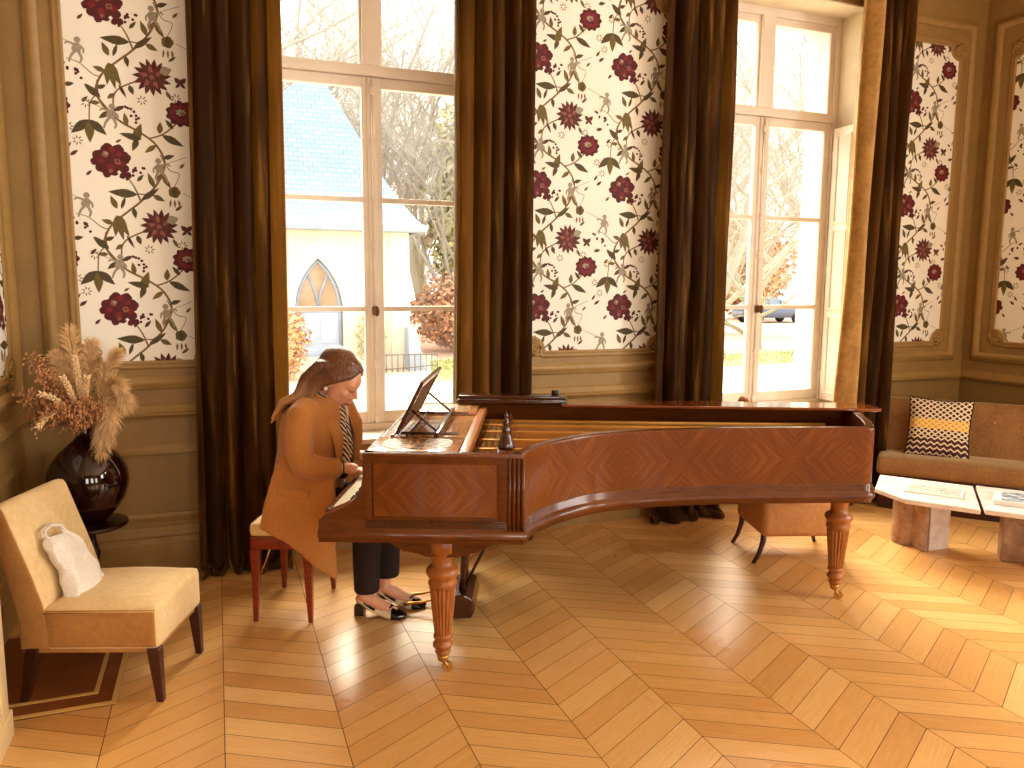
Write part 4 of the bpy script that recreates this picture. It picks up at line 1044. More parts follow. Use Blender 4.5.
# seat: crowned upholstered block
def rblock(mb,x0,x1,y0,y1,z0,z1,bev,crown=0,nx=10,ny=10,mi=0):
    bm=bmesh.new(); bmesh.ops.create_grid(bm,x_segments=nx,y_segments=ny,size=.5)
    r=bmesh.ops.extrude_face_region(bm,geom=bm.faces[:]); tv=[v for v in r['geom'] if isinstance(v,bmesh.types.BMVert)]
    for v in tv: v.co.z=1
    bmesh.ops.recalc_face_normals(bm,faces=bm.faces[:])
    ed=[e for e in bm.edges if len(e.link_faces)==2 and e.calc_face_angle(0)>.8]
    for v in bm.verts:
        x=x0+(v.co.x+.5)*(x1-x0); y=y0+(v.co.y+.5)*(y1-y0); k=max(0,(1-(2*v.co.x)**2))*max(0,(1-(2*v.co.y)**2))
        z=z0 if v.co.z<.5 else z1+crown*k**.6
        v.co=Vector((x,y,z))
    bmesh.ops.bevel(bm,geom=ed,offset=bev,segments=3,affect='EDGES',profile=.55)
    mb.bm(bm,mi,True); return mb
mb=MB(); rblock(mb,-.20,.25,-.225,.225,.222,.398,.025,.028)
mb.tube([(-.19,-.226,.375),(.235,-.226,.378)],.004,6); seat_o=mb.build('seat',[M['chairv'],M['chairshade']],ch)
mb=MB(); n=14
prof=[]  # back slab side profile (x,z)
front=[(-.165,.225),(-.168,.34),(-.185,.42),(-.215,.52),(-.25,.62),(-.285,.72),(-.308,.785)]
rear=[(-.345,.805),(-.385,.79),(-.375,.70),(-.345,.58),(-.315,.45),(-.295,.34),(-.29,.222)]
pr=front+[(-.322,.803)]+rear
vs=[];fs=[]; ys=[-.225,-.222,-.212,-.19,-.1,0,.1,.19,.212,.222,.225]
ins=[.022,.010,.003,0,0,0,0,0,.003,.010,.022]
cx=sum(p[0] for p in pr)/len(pr)
for y,i_ in zip(ys,ins):
    for k,(x,z) in enumerate(pr):
        a=Vector(pr[k-1]);c=Vector(pr[(k+1)%len(pr)]); d=(c-a).normalized(); nn=Vector((-d.y,d.x))  # inward
        q=Vector((x,z))+(nn if (Vector((cx,.5))-Vector((x,z))).dot(nn)>0 else -nn)*i_*.8
        vs.append((q.x,y,q.y))
m_=len(pr)
for i in range(len(ys)-1):
    for k in range(m_): fs.append((i*m_+k,i*m_+(k+1)%m_,(i+1)*m_+(k+1)%m_,(i+1)*m_+k))
fs.append(tuple(range(m_))); fs.append(tuple((len(ys)-1)*m_+k for k in range(m_))[::-1])
mb.add(vs,fs,0,None,True); back_o=mb.build('backrest',[M['chairv'],M['chairshade']],ch)
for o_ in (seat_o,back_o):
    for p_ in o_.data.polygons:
        if abs(p_.normal.y)>.8: p_.material_index=1  # side faces get the velvet coloured as if in shade
mb=MB(); mb.box(-.285,.235,-.212,.212,.206,.226,0,.004); mb.build('seat_base',M['chairshade'],ch)
for x,y,dx in ((.225,-.205,.015),(.225,.205,.015),(-.245,-.205,-.05),(-.245,.205,-.05)):
    mb=MB(); vs=[]
    for z,w,k in ((.225,.024,0),(0,.014,1)):
        for (i,j) in ((-1,-1),(1,-1),(1,1),(-1,1)): vs.append((x+i*w+dx*k,y+j*w,z))
    mb.add(vs,[(3,2,1,0),(4,5,6,7)]+[(k,(k+1)%4,4+(k+1)%4,4+k) for k in range(4)]); bevel(mb.build('leg',M['legdark'],ch),.003,2)
# white tote bag
bagp=CO+Vector((math.cos(CA),math.sin(CA),0))*-.12+Vector((-math.sin(CA),math.cos(CA),0))*-.05+Vector((0,0,.415))
bag=thing('tote_bag','small white cloth bag leaning against the back of the cream chair','bag',bagp,CA)
def bagF(u,v):
    a=2*PI*u; t=v
    w=.105*(1-.12*t-.30*max(0,t-.85)/.15) ; d=.052*(1-.55*t)*(1 if t<.97 else .3)
    sx=math.copysign(abs(math.cos(a))**.6,math.cos(a)); sy=math.copysign(abs(math.sin(a))**.7,math.sin(a))
    x=d*sy; y=w*sx*(1+.03*math.sin(9*t)); z=.225*t
    x+=.008*math.sin(5*a+7*t)*(1-.4*t)+.006*math.sin(17*t+2*a); z+=.006*math.sin(3*a+2)*(t>.01)
    return (x-.40*z*1.0, y+.02*math.sin(4*t), z-.004*(1-t))
mb=MB(); mb.grid(bagF,40,18); mb.add([bagF(k/40,0) for k in range(40)],[tuple(range(40))]); 
mb.add([bagF(k/40,1) for k in range(40)],[tuple(range(40))]); mb.build('cloth_body',M['white'],bag)
mb=MB(); pts=[Vector((-.085,-.055,.21)),Vector((-.10,-.075,.235)),Vector((-.115,-.06,.255)),Vector((-.12,.0,.262)),Vector((-.11,.05,.245)),Vector((-.09,.055,.215))]
pts=cat([tuple(p) for p in pts],4) if False else pts
for k in (-1,1): mb.tube([p+Vector((k*.006,0,0)) for p in pts],[.006]*6,6)
mb.build('handle',M['white'],bag)

# ------------------------------------------------------------------ pedestal table, vase, dried grasses
VX,VY=-.645,4.36
tb=thing('pedestal_table','small round dark lacquered table under the black vase','table',(VX,VY,0))
mb=MB(); mb.lathe([(.15,.418),(.17,.421),(.176,.430),(.172,.440),(.16,.444)],n=40); mb.build('tabletop',M['tabledark'],tb)
mb=MB(); mb.lathe([(.03,.05),(.04,.08),(.03,.12),(.022,.18),(.03,.24),(.038,.28),(.024,.33),(.02,.37),(.05,.41),(.06,.42)],n=20); mb.build('pedestal',M['tabledark'],tb)
for k in range(3):
    a=2*PI*k/3+.5; c,s=math.cos(a),math.sin(a)
    mb=MB(); mb.tube([(.02*c,.02*s,.12),(.07*c,.07*s,.10),(.12*c,.12*s,.04),(.16*c,.16*s,.014)],[.018,.016,.014,.013],8); mb.build('foot',M['tabledark'],tb)
mb=MB(); mb.lathe([(.06,0),(.075,.004),(.095,.03),(.14,.075),(.172,.13),(.188,.19),(.190,.225),(.182,.275),(.160,.325),(.125,.37),(.085,.405),(.055,.43),(.040,.45),(.034,.47),(.033,.50),(.036,.512),(.031,.514),(.028,.50),(.028,.44)],n=48)
tag(mb.build('vase',M['vase'],None,(VX,VY,.444)),'large round glossy oxblood-black vase with a narrow neck','vase')
NECK=Vector((VX,VY,.94))
def fibre(mb,p,d,l,w,mi=0):
    n=d.cross(Vector((rnd(-1,1),rnd(-1,1),rnd(-1,1))))
    if n.length<1e-4: return
    n.normalize(); k=len(mb.v)
    g=Vector((0,0,-l*.25)); m=p+d*l*.55+g*.3; e=p+d*l+g
    mb.add([p-n*w,p+n*w,m+n*w*.8,m-n*w*.8,e],[(0,1,2,3),(3,2,4)],mi)
def bez(p0,p1,p2,t): return p0*(1-t)**2+p1*2*t*(1-t)+p2*t*t
GL={'fluff':'fluffy golden pampas plume in the black vase','seed':'brown dried seed sprig in the black vase','pale':'pale dried seed spike in the black vase'}
def plume(kind,tip,mid,depth):
    p0=NECK+Vector((rnd(-.014,.014),rnd(-.014,.014),-.12)); tip=Vector((tip[0],VY+depth,tip[1])); mid=Vector((mid[0],VY+depth*.4,mid[1]))
    r=thing('dried_plume',GL[kind],'dried grass',NECK,0,{'fluff':'pampas plumes','seed':'brown seed sprigs','pale':'pale seed spikes'}[kind])
    q=lambda t:bez(p0,mid,tip,t)-NECK
    mb=MB(); mb.tube([p0-NECK]+[q(t/8) for t in range(2,9)],[.0025]*7+[.0012],5); mb.build('stalk',M['stem'],r)
    mb=MB()
    if kind=='fluff':
        for i in range(620):
            t=.42+.58*random.random()**.8; p=q(t); d=(q(min(1,t+.03))-q(t-.03)).normalized()
            s=Vector((rnd(-1,1),rnd(-1,1),rnd(-1,1))).normalized(); env=math.sin(PI*min(1,(t-.36)/.68))**.6
            dd=(d*1.0+s*.75).normalized(); fibre(mb,p+s*.008,dd,rnd(.045,.095)*(.35+.75*env),.0016)
        mb.build('plume',M['pampas'],r)
    elif kind=='seed':
        for i in range(150):
            t=.35+.65*random.random(); p=q(t); s=Vector((rnd(-1,1),rnd(-1,1),rnd(-1,1))).normalized()
            e=p+s*rnd(.02,.06); mb.tube([p,e],[.0012,.0008],3,cap=False)
            mb.ell(e,(.0055,.0055,.010),0,Matrix.Rotation(rnd(0,3),3,'X'),5,4)
        mb.build('seed_heads',M['pampas2'],r)
    else:
        for i in range(60):
            t=.5+.5*i/59; p=q(t); d=(q(min(1,t+.02))-q(t-.02)).normalized(); s=Vector((math.cos(i*2.4),math.sin(i*2.4),rnd(-.4,.4)))
            s=(s-d*s.dot(d)).normalized(); v=(d*.8+s*.6).normalized()
            mb.tube([p,p+v*.013,p+v*.028],[.002,.006,.001],5)
        mb.build('seed_spike',M['pampas3'],r)
for tip,mid,dp in (((-.69,1.43),(-.67,1.2),.02),((-.475,1.31),(-.56,1.22),-.02),((-.44,1.05),(-.50,1.28),-.08),((-.555,.83),(-.52,1.15),-.14),((-.60,1.36),(-.62,1.2),.06),((-.76,1.30),(-.70,1.18),.05),((-.47,1.16),(-.54,1.22),-.12),((-.52,.95),(-.49,1.2),-.15)):
    plume('fluff',tip,mid,dp)
for tip,mid,dp in (((-.90,1.10),(-.76,1.15),-.05),((-.86,1.30),(-.73,1.15),.0),((-.83,.95),(-.76,1.10),-.12),((-.88,1.0),(-.75,1.12),.05),((-.80,1.22),(-.72,1.12),-.1),((-.72,1.05),(-.68,1.05),-.16),((-.62,1.10),(-.62,1.05),-.16),((-.78,1.02),(-.72,1.08),-.16),((-.56,1.02),(-.58,1.08),-.17),((-.66,1.0),(-.65,1.05),-.2)):
    plume('seed',tip,mid,dp)
for tip,mid,dp in (((-.70,1.20),(-.67,1.1),-.15),((-.79,1.13),(-.70,1.1),-.17),((-.81,.98),(-.70,1.14),-.18),((-.60,1.20),(-.63,1.1),-.15),((-.66,1.29),(-.65,1.1),-.06)):
    plume('pale',tip,mid,dp)

# ------------------------------------------------------------------ tan tub chair behind the piano
AA=math.radians(-18); ac=thing('tub_chair','tan upholstered tub chair with sabre legs, half hidden behind the piano','chair',(3.29,3.80,0),AA)
mb=MB(); rblock(mb,-.24,.27,-.235,.235,.17,.40,.04,.02); mb.build('seat',M['tan'],ac)
mb=MB(); vs=[];fs=[]; N=20
def tubF(u,v,o):
    a=math.radians(80+200*u); h=.40+ (1.0-.40)*v*(.42+.58*math.sin(PI*u)**1.5); r=.27+o+.05*v
    return (.02+r*1.0*math.cos(a),r*.95*math.sin(a),max(.385,h) )
for o_ in (0,.05):
    for j in range(7):
        for i in range(N+1): vs.append(tubF(i/N,j/6,o_-.02))
w=N+1;K=w*7
for j in range(6):
    for i in range(N): q=(j*w+i,j*w+i+1,(j+1)*w+i+1,(j+1)*w+i); fs.append(q); fs.append(tuple(K+k for k in q[::-1]))
for i in range(N): fs.append((6*w+i,6*w+i+1,K+6*w+i+1,K+6*w+i)); fs.append((i,K+i,K+i+1,i+1))
for j in range(6): fs.append((j*w,(j+1)*w,K+(j+1)*w,K+j*w)); fs.append((j*w+N,K+j*w+N,K+(j+1)*w+N,(j+1)*w+N))
mb.add(vs,fs,0,None,True); subd(mb.build('backrest',M['tan'],ac),1)
for x,y,dx in ((-.21,-.19,-.06),(-.21,.19,-.06),(.25,-.20,.03),(.25,.20,.03)):
    mb=MB(); mb.tube([(x,y,.20),(x+dx*.1,y,.13),(x+dx*.45,y,.06),(x+dx,y,0)],[.02,.017,.014,.012],8); mb.build('leg',M['legdark'],ac)

# ------------------------------------------------------------------ corner sofa, cushion
SA=math.atan2(-.76,.65); SO=Vector((4.585,4.415,0))
so=thing('sofa','bronze velvet corner sofa with buttoned back, behind the stone coffee tables','sofa',SO,SA)
s0,s1=.045,1.22
mb=MB(); mb.box(s0+.02,s1,.03,.40,.0,.27,0,.006); mb.build('plinth',M['legdark'],so)
mb=MB(); rblock(mb,s0,s1,-.0,.42,.265,.395,.03,.012,14,8); mb.build('seat',M['sofa'],so)
mb=MB(); vs=[];fs=[]; pr=[(.335,.30),(.345,.40),(.40,.60),(.455,.765),(.475,.79),(.50,.795),(.515,.785),(.50,.60),(.47,.40),(.455,.28)]
xs=[s0,s0+.01,s0+.03]+[s0+.03+(s1-s0-.03)*k/12 for k in range(1,13)]
for x in xs:
    for (y,z) in pr: vs.append((x,y,z))
m_=len(pr)
for i in range(len(xs)-1):
    for k in range(m_): fs.append((i*m_+k,i*m_+(k+1)%m_,(i+1)*m_+(k+1)%m_,(i+1)*m_+k))
fs.append(tuple(range(m_))); fs.append(tuple((len(xs)-1)*m_+k for k in range(m_))[::-1])
mb.add(vs,fs,0,None,True); mb.build('backrest',M['sofa'],so)
for x in (.27,.80):
    mb=MB(); mb.ell((x,.418,.655),(.014,.010,.014)); tag(mb.build('button',M['brass'],so),'shiny back button')
def cushF(side):
    def F(u,v):
        x=(u-.5)*.41; z=(v-.5)*.43; e=max(0,1-(2*u-1)**4)*max(0,1-(2*v-1)**4)
        pin=1+.045*((2*u-1)**2)*((2*v-1)**2)-.03*(1-(2*u-1)**2*(2*v-1)**2)
        return (x*pin,side*.062*e**.55,z*pin)
    return F
cu=thing('cushion','square dark and cream geometric woven cushion with a yellow band, on the sofa','cushion',SO+Vector((math.cos(SA),math.sin(SA),0))*.44+Vector((-math.sin(SA),math.cos(SA),0))*.255+Vector((0,0,.61)),SA)
cu.rotation_euler=(math.radians(-16),math.radians(1.5),SA)
mb=MB(); mb.grid(cushF(-1),18,18,0,True); mb.grid(cushF(1),18,18,0,True); mb.build('cover',M['cushion'],cu)
mb=MB(); pts=[cushF(1)(u,v) for u,v in [(0,k/8) for k in range(8)]+[(k/8,1) for k in range(8)]+[(1,1-k/8) for k in range(8)]+[(1-k/8,0) for k in range(9)]]
mb.tube([(p[0],0,p[2]) for p in pts],.006,6); mb.build('piping',plain('dark_piping',rgb(64,26,18),.9),cu)

# ------------------------------------------------------------------ stone coffee tables
def table(label,poly,zt,base):
    cx=sum(p[0] for p in poly)/len(poly); cy=sum(p[1] for p in poly)/len(poly)
    t=thing('coffee_table',label,'table',(cx,cy,0),0,'stone coffee tables')
    mb=MB(); mb.prism([(x-cx,y-cy) for x,y in poly],zt-.03,zt); bevel(mb.build('tabletop',M['marble'],t),.006,2)
    for kind,data,m in base:
        mb=MB()
        if kind=='cyl': x,y,r=data; mb.lathe([(r,0),(r,zt-.03)],(x-cx,y-cy,0),28)
        else:
            (xa,ya),(xb,yb),th=data; d=Vector((xb-xa,yb-ya)); n=Vector((-d.y,d.x)).normalized()*th
            mb.prism([(xa-cx,ya-cy),(xb-cx,yb-cy),(xb+n.x-cx,yb+n.y-cy),(xa+n.x-cx,ya+n.y-cy)],0,zt-.03)
        o=mb.build('leg',M[m],t); bevel(o,.006,2)
    return t
table('left marble coffee table, chamfered top on a round and a slab leg, beside the piano',[(4.169,3.923),(3.852,3.657),(3.82,3.397),(4.044,3.076),(4.492,3.484)],.40,
   [('cyl',(4.175,3.69,.085),'marble2'),('slab',((4.118,3.50),(4.148,3.495),.16),'marble2'),('slab',((4.165,3.497),(4.325,3.49),.10),'marble')])
table('right marble coffee table cut by the photo edge, with a dark book on it',[(4.51,3.478),(4.058,3.06),(4.30,2.74),(4.56,2.72),(4.86,3.02)],.405,
   [('slab',((4.43,3.217),(4.54,3.11),.12),'marble2'),('cyl',(4.55,3.0,.075),'marble')])
def mag(name,label,cat,c,ang,w,d,h,pic,px):
    t=thing(name,label,cat,c,ang)
    mb=MB(); mb.box(-w/2,w/2,-d/2,d/2,0,h,0,.002); mb.build('pages',M['mag'],t)
    mb=MB(); mb.box(-w/2+px,w/2-.012,-d/2+.012,d/2-.012,h,h+.0012,0); mb.build('cover_picture',M[pic],t)
mag('magazine','white magazine with a faded picture, lying on the left marble table','magazine',(4.13,3.465,.40),math.radians(-54),.32,.22,.012,'pic1',.02)
mag('book','thick book with a dark grey cover, lying on the right marble table','book',(4.40,3.06,.405),math.radians(-54),.34,.26,.03,'pic2',.04)
# ------------------------------------------------------------------ outside
GZ=-.4
mb=MB(); mb.grid(lambda u,v:(-60+180*u,5.3+95*v,GZ+.0),6,6); structure(mb.build('ground_gravel',M['gravel']))
def strip_(name,m,poly,h,st=True):
    mb=MB(); mb.prism(poly,GZ-.02,GZ+h); o=mb.build(name,m); structure(o); return o
strip_('ground_drive',M['gravel2'],[(6,21),(60,21),(90,40),(90,52),(10,52),(6,30)],.012)
def grass(name,poly,n,label):
    mb=MB(); xs=[p[0] for p in poly]; ys=[p[1] for p in poly]
    mb.prism(poly,GZ-.01,GZ+.02)
    def ins(x,y):
        c=False; j=len(poly)-1
        for i in range(len(poly)):
            if (poly[i][1]>y)!=(poly[j][1]>y) and x<(poly[j][0]-poly[i][0])*(y-poly[i][1])/(poly[j][1]-poly[i][1])+poly[i][0]: c=not c
            j=i
        return c
    k=0
    while k<n:
        x=rnd(min(xs),max(xs)); y=rnd(min(ys),max(ys))
        if not ins(x,y): continue
        k+=1; a=rnd(0,6); h=rnd(.06,.16); mb.add([(x-.02*math.cos(a),y-.02*math.sin(a),GZ+.01),(x+.02*math.cos(a),y+.02*math.sin(a),GZ+.01),(x+rnd(-.05,.05),y+rnd(-.05,.05),GZ+h)],[(0,1,2)])
    tag(mb.build(name,M['grass']),label,'grass',kind='stuff')
grass('lawn_grass',[(4.3,16.2),(9.5,16.6),(9.5,21.5),(5.4,20.5)],2600,'green lawn strip beyond the left window')
grass('lawn_grass',[(10.5,16.8),(24,18.2),(24,21.0),(10.5,19.8)],2600,'green lawn strip beyond the right window, in front of the drive')

# chapel
CY=19.0
cp=thing('chapel','small cream chapel with a steep blue slate roof, beyond the left window','building',(1.0,CY,GZ))
def c_(x,y,z): return (x-1.0,y-CY,z-GZ)
DX,DW=2.285,.56; DT=1.07; AP=2.30   # door axis, half width, spring, apex
mb=MB()
def arch(hw,spring,apex,x0,n=10):
    """pointed arch outline, left spring to apex to right spring"""
    h=apex-spring; R=(hw*hw+h*h)/(2*hw); L=[];
    for k in range(n+1):
        z=h*k/n; x=R-math.sqrt(max(0,R*R-z*z)); L.append((x0-hw+x,spring+z))
    return L+[(2*x0-x,z) for x,z in L[-2::-1]]
a=arch(DW,DT,AP,DX); WT=3.05; XL_,XR_=-2.4,4.46
# facade as one face ring around the door opening
def facade(mb,y,mi=0):
    pts=[(DX-DW,GZ)]+a+[(DX+DW,GZ)]
    n=len(pts); vs=[c_(x,y,z) for x,z in pts]; top=[c_(x,y,WT) for x,z in pts]
    mb.add(vs+top,[(k,k+1,n+k+1,n+k) for k in range(n-1)],mi)
    mb.add([c_(XL_,y,GZ),c_(DX-DW,y,GZ),c_(DX-DW,y,WT),c_(XL_,y,WT)],[(0,1,2,3)],mi)
    mb.add([c_(DX+DW,y,GZ),c_(XR_,y,GZ),c_(XR_,y,WT),c_(DX+DW,y,WT)],[(0,1,2,3)],mi)
facade(mb,CY)
pts=[(DX-DW,GZ)]+a+[(DX+DW,GZ)]; n=len(pts)
mb.add([c_(x,CY,z) for x,z in pts]+[c_(x,CY+.25,z) for x,z in pts],[(k,k+1,n+k+1,n+k) for k in range(n-1)])
mb.add([c_(XR_,CY,GZ),c_(XR_,CY+6.5,GZ),c_(XR_,CY+6.5,WT),c_(XR_,CY,WT),c_(XL_,CY,GZ),c_(XL_,CY+6.5,GZ),c_(XL_,CY+6.5,WT),c_(XL_,CY,WT)],[(0,1,2,3),(4,7,6,5),(1,5,6,2),(3,2,6,7)])
mb.build('walls',M['stucco'],cp)
mb=MB(); b2=arch(DW+.34,DT-.05,AP+.42,DX); 
ring=[(DX-DW-.34,GZ)]+b2+[(DX+DW+.34,GZ)]
mb.add([c_(x,CY-.03,z) for x,z in pts]+[c_(x,CY-.03,z) for x,z in ring]+[c_(x,CY,z) for x,z in ring],[(k,k+1,n+k+1,n+k) for k in range(n-1)]+[(n+k,n+k+1,2*n+k+1,2*n+k) for k in range(n-1)])
for x0,x1 in ((XR_-.45,XR_+.02),(XL_-.02,XL_+.45)): mb.box(*(x0-1.0,x1-1.0),-.035,.02,0,WT-GZ)
mb.box(XL_-1.0,XR_-1.0,-.03,0,0,.35); mb.build('stone_surround',M['stucco2'],cp)
mb=MB(); rx0,rx1=XL_-.33,XR_+.36; ry0,ry1=CY-.35,CY+6.85; ax=2.28; rid=(CY+2.3,CY+4.2)
# bell-cast pyramid roof
def ringz(t):
    prof=[(0,WT+.02),(.06,WT+.15),(.16,WT+.45),(.36,4.15),(.63,5.4),(1.0,6.98)]
    for (t0,z0),(t1,z1) in zip(prof,prof[1:]):
        if t0<=t<=t1: return z0+(z1-z0)*(t-t0)/(t1-t0)
xi=(2.09,2.48)
T=[0,.06,.16,.28,.40,.55,.70,.85,1.0]; vs=[];fs=[]
xi0,xi1=2.34,2.78
for t in T:
    x0=rx0+(xi0-rx0)*t; x1=rx1+(xi1-rx1)*t; y0=ry0+(rid[0]-ry0)*t; y1=ry1+(rid[1]-ry1)*t; z=ringz(t)
    vs+=[c_(x0,y0,z),c_(x1,y0,z),c_(x1,y1,z),c_(x0,y1,z)]
for i in range(len(T)-1):
    for k in range(4): fs.append((4*i+k,4*i+(k+1)%4,4*i+4+(k+1)%4,4*i+4+k))
fs.append(tuple(4*(len(T)-1)+k for k in range(4))); fs.append((3,2,1,0))
mb.add(vs,fs); mb.build('roof',M['slate'],cp)
mb=MB(); mb.sweep([(rx0-1.0,ry0-CY),(rx1-1.0,ry0-CY),(rx1-1.0,ry1-CY),(rx0-1.0,ry1-CY)],[(-.2,WT-.12-GZ),(.02,WT-.10-GZ),(.06,WT-.02-GZ),(.07,WT+.05-GZ),(-.05,WT+.08-GZ)],True,0,lambda u,v,h:(u,v,h)); mb.build('gutter',M['bluegrey'],cp)
mb=MB(); q=arch(DW-.07,DT+.06,AP-.10,DX)
mb.add([c_(x,CY+.16,z) for x,z in q],[tuple(range(len(q)))]); mb.build('fanlight',M['darkglass'],cp)
mb=MB(); mb.tube([c_(x,CY+.14,z) for x,z in [(DX-DW+.05,GZ)]+arch(DW-.05,DT,AP-.06,DX)+[(DX+DW-.05,GZ)]],.05,6)
mb.box(DX-DW-1,DX+DW-1,.09,.2,DT-.06-GZ,DT+.07-GZ); 
for s in (-1,1): mb.tube([c_(DX,CY+.14,DT+.1),c_(DX+s*.07,CY+.14,DT+.45),c_(DX+s*.22,CY+.14,DT+.82)],.028,6)
fr=mb.build('door_frame',M['bluegrey'],cp)
mb=MB(); mb.box(DX-DW+.05-1,DX+DW-.05-1,.12,.2,0,DT-.06-GZ)
for x0,x1 in ((DX-DW+.12,DX-.04),(DX+.04,DX+DW-.12)):
    for z0,z1 in ((.1,.55),(.65,1.3)): mb.box(x0-1,x1-1,.10,.13,z0,z1,0,.01)
mb.build('door',M['bluepaint'],cp)
mb=MB()
for k in range(3): mb.box(DX-DW-.45-k*.12-1,DX+DW+.45+k*.12-1,-.45-.3*k,0,0,.36-.12*k)
mb.build('steps',M['stucco2'],cp)
mb=MB()
for x in (DX+1.3+.14*k for k in range(11)):
    mb.tube([c_(x,CY-.75,GZ),c_(x,CY-.75,GZ+.42)],.014,5)
mb.tube([c_(DX+1.3,CY-.75,GZ+.42),c_(DX+2.7,CY-.75,GZ+.42)],.02,6); mb.tube([c_(DX+1.3,CY-.75,GZ+.06),c_(DX+2.7,CY-.75,GZ+.15)],.016,6)
mb.build('railing',M['iron'],cp)
mb=MB(); mb.prism([(XR_-1-.12,0),(XR_-1+.30,0),(XR_-1+.05,1.05),(XR_-1-.12,1.05)],-.5,-.06,0,'y'); mb.build('blue_buttress',M['bluepaint'],cp)

# trees with bare branches
def tree_mesh(seed,h,spread=.5,levels=5,bend=.2,trunk=.035):
    r=random.Random(seed); mb=MB()
    def grow(p,d,l,rad,lev):
        n=3 if lev<2 else 2; pts=[p]; q=p; dd=d
        for k in range(n):
            dd=(dd+Vector((r.uniform(-1,1),r.uniform(-1,1),r.uniform(-.5,.8)))*bend).normalized(); q=q+dd*l/n; pts.append(q)
        r1=rad*.62; mb.tube(pts,[rad+(r1-rad)*k/n for k in range(n+1)],6 if lev<2 else (4 if lev<3 else 3),cap=False)
        if lev>=levels: return
        for k in range(6 if lev==0 else (5 if lev<3 else 4)):
            t=r.uniform(.35,1) if k else 1; i=min(n-1,int(t*n)); b=pts[i]+(pts[i+1]-pts[i])*(t*n-i)
            a=r.uniform(0,2*PI); s=Vector((math.cos(a),math.sin(a),r.uniform(-.15,.7))); nd=(dd*(1-spread)+s*spread).normalized()
            grow(b,nd,l*r.uniform(.55,.82),r1*r.uniform(.5,.8),lev+1)
    grow(Vector((0,0,-.1)),Vector((0,0,1)),h*.36,h*trunk*.5,0)
    return mb
def leaves(n,rx,ry,rz,size,seed,shell=.55):
    r=random.Random(seed); mb=MB()
    for i in range(n):
        v=Vector((r.gauss(0,1),r.gauss(0,1),r.gauss(0,1))).normalized()*(shell+(1-shell)*r.random())
        lump=1+.22*noise.noise(v*2.3+Vector((seed,0,0)))
        p=Vector((v.x*rx*lump,v.y*ry*lump,rz+v.z*rz*lump)); 
        a=Vector((r.uniform(-1,1),r.uniform(-1,1),r.uniform(-1,1))).normalized(); b=a.cross(v+Vector((.01,.02,.03))).normalized()
        s=size*r.uniform(.6,1.4); mb.add([p-a*s,p-b*s*.5,p+a*s,p+b*s*.5],[(0,1,2,3)])
    return mb
protos=[tree_mesh(s,1.0,sp,5,bd) for s,sp,bd in ((1,.55,.22),(2,.62,.28),(3,.5,.2))]
pm=[]
for k,m in enumerate(protos):
    o=m.build('bare_tree',M['bark'] if k!=1 else M['bark2'],fixn=False); pm.append(o.data); bpy.data.objects.remove(o)
TREES=[('tall bare tree right behind the chapel roof',3.2,29,15,0),('bare tree standing left of the chapel roof',-.6,27,14,1),('slender bare tree right of the chapel with leaning trunk',7.2,26,12,2),
 ('bare tree far beyond the lawn, seen at the top of the left window',6.3,38,19,0),('thin bare tree at the right side of the left window',8.6,30,15,1),('large bare tree with a bent bough in the right window',17.8,22,13,1),
 ('bare tree beside the drive at the left of the right window',18.5,29,14,0),('bare tree behind the parked car',31,47,20,2),('bare tree at the right edge of the right window',26,33,15,0),('distant bare tree behind the drive, left of the car',24,50,19,1),('far bare tree between chapel and lawn',4.8,44,22,2),('bare tree over the chapel ridge',1.6,36,19,1),('tall bare tree behind the left edge of the chapel',-.4,33,24,0),('tall bare tree over the right window, leaning left',13.6,20,14,0),('tall twiggy tree high in the left window, right of the mullion',6.2,30,21,2),('tall twiggy tree behind the chapel apex',3.6,38,26,1),('tall bare tree high in the right window, behind the bent bough',22.8,26,21,0),('far twiggy tree at the top of the right window',26,38,26,2),('twiggy tree behind the lawn at the right of the left window',9.4,35,22,0)]
for i,(lab,x,y,h,k) in enumerate(TREES):
    o=bpy.data.objects.new('bare_tree',pm[k]); COL.objects.link(o); o.location=(x,y,GZ); o.scale=(h,h,h); o.rotation_euler=(0,0,i*1.7+.4); tag(o,lab,'tree','bare winter trees')
def bush(label,cat,x,y,rx,ry,rz,n,size,m,seed,name,group=None):
    t=thing(name,label,cat,(x,y,GZ),0,group)
    leaves(n,rx,ry,rz,size,seed).build('foliage',M[m],t,fixn=False)
    mb=MB(); r=random.Random(seed)
    for k in range(5):
        a=r.uniform(0,6); mb.tube([(0,0,-.05),(rx*.3*math.cos(a),ry*.3*math.sin(a),rz*.9),(rx*.6*math.cos(a),ry*.6*math.sin(a),rz*1.5)],[.04*rz,.03*rz,.012*rz],5)
    mb.build('stems',M['bark'],t)
bush('tall pale green evergreen right of the chapel','tree',8.6,27,1.6,1.6,4.6,6000,.14,'leafgreen',1,'evergreen_tree')
bush('rust brown beech hedge to the right of the chapel steps','hedge',7.6,23.5,2.2,1.0,1.25,5200,.09,'leafbrown',2,'beech_hedge')
bush('second beech hedge farther right behind the lawn','hedge',11.2,26,2.4,1.2,1.6,4200,.11,'leafbrown',9,'beech_hedge')
bush('orange shrub at the left of the chapel door','shrub',1.35,17.4,.55,.5,.85,1800,.05,'leafrust',3,'shrub')
bush('small pale green climber at the right of the chapel door','shrub',3.45,18.6,.4,.22,.75,500,.05,'leafgreen',4,'shrub')
bush('orange autumn tree behind the parked car','tree',33,44,3.2,2.6,3.6,5200,.2,'leafrust',5,'autumn_tree')
bush('orange autumn shrub left of the parked car','tree',26,43,2.4,2.2,2.6,3600,.18,'leafrust',6,'autumn_tree')
bush('brown woodland shrub at the far end of the drive','tree',40,52,4,3,4,4000,.25,'leafbrown',7,'autumn_tree')
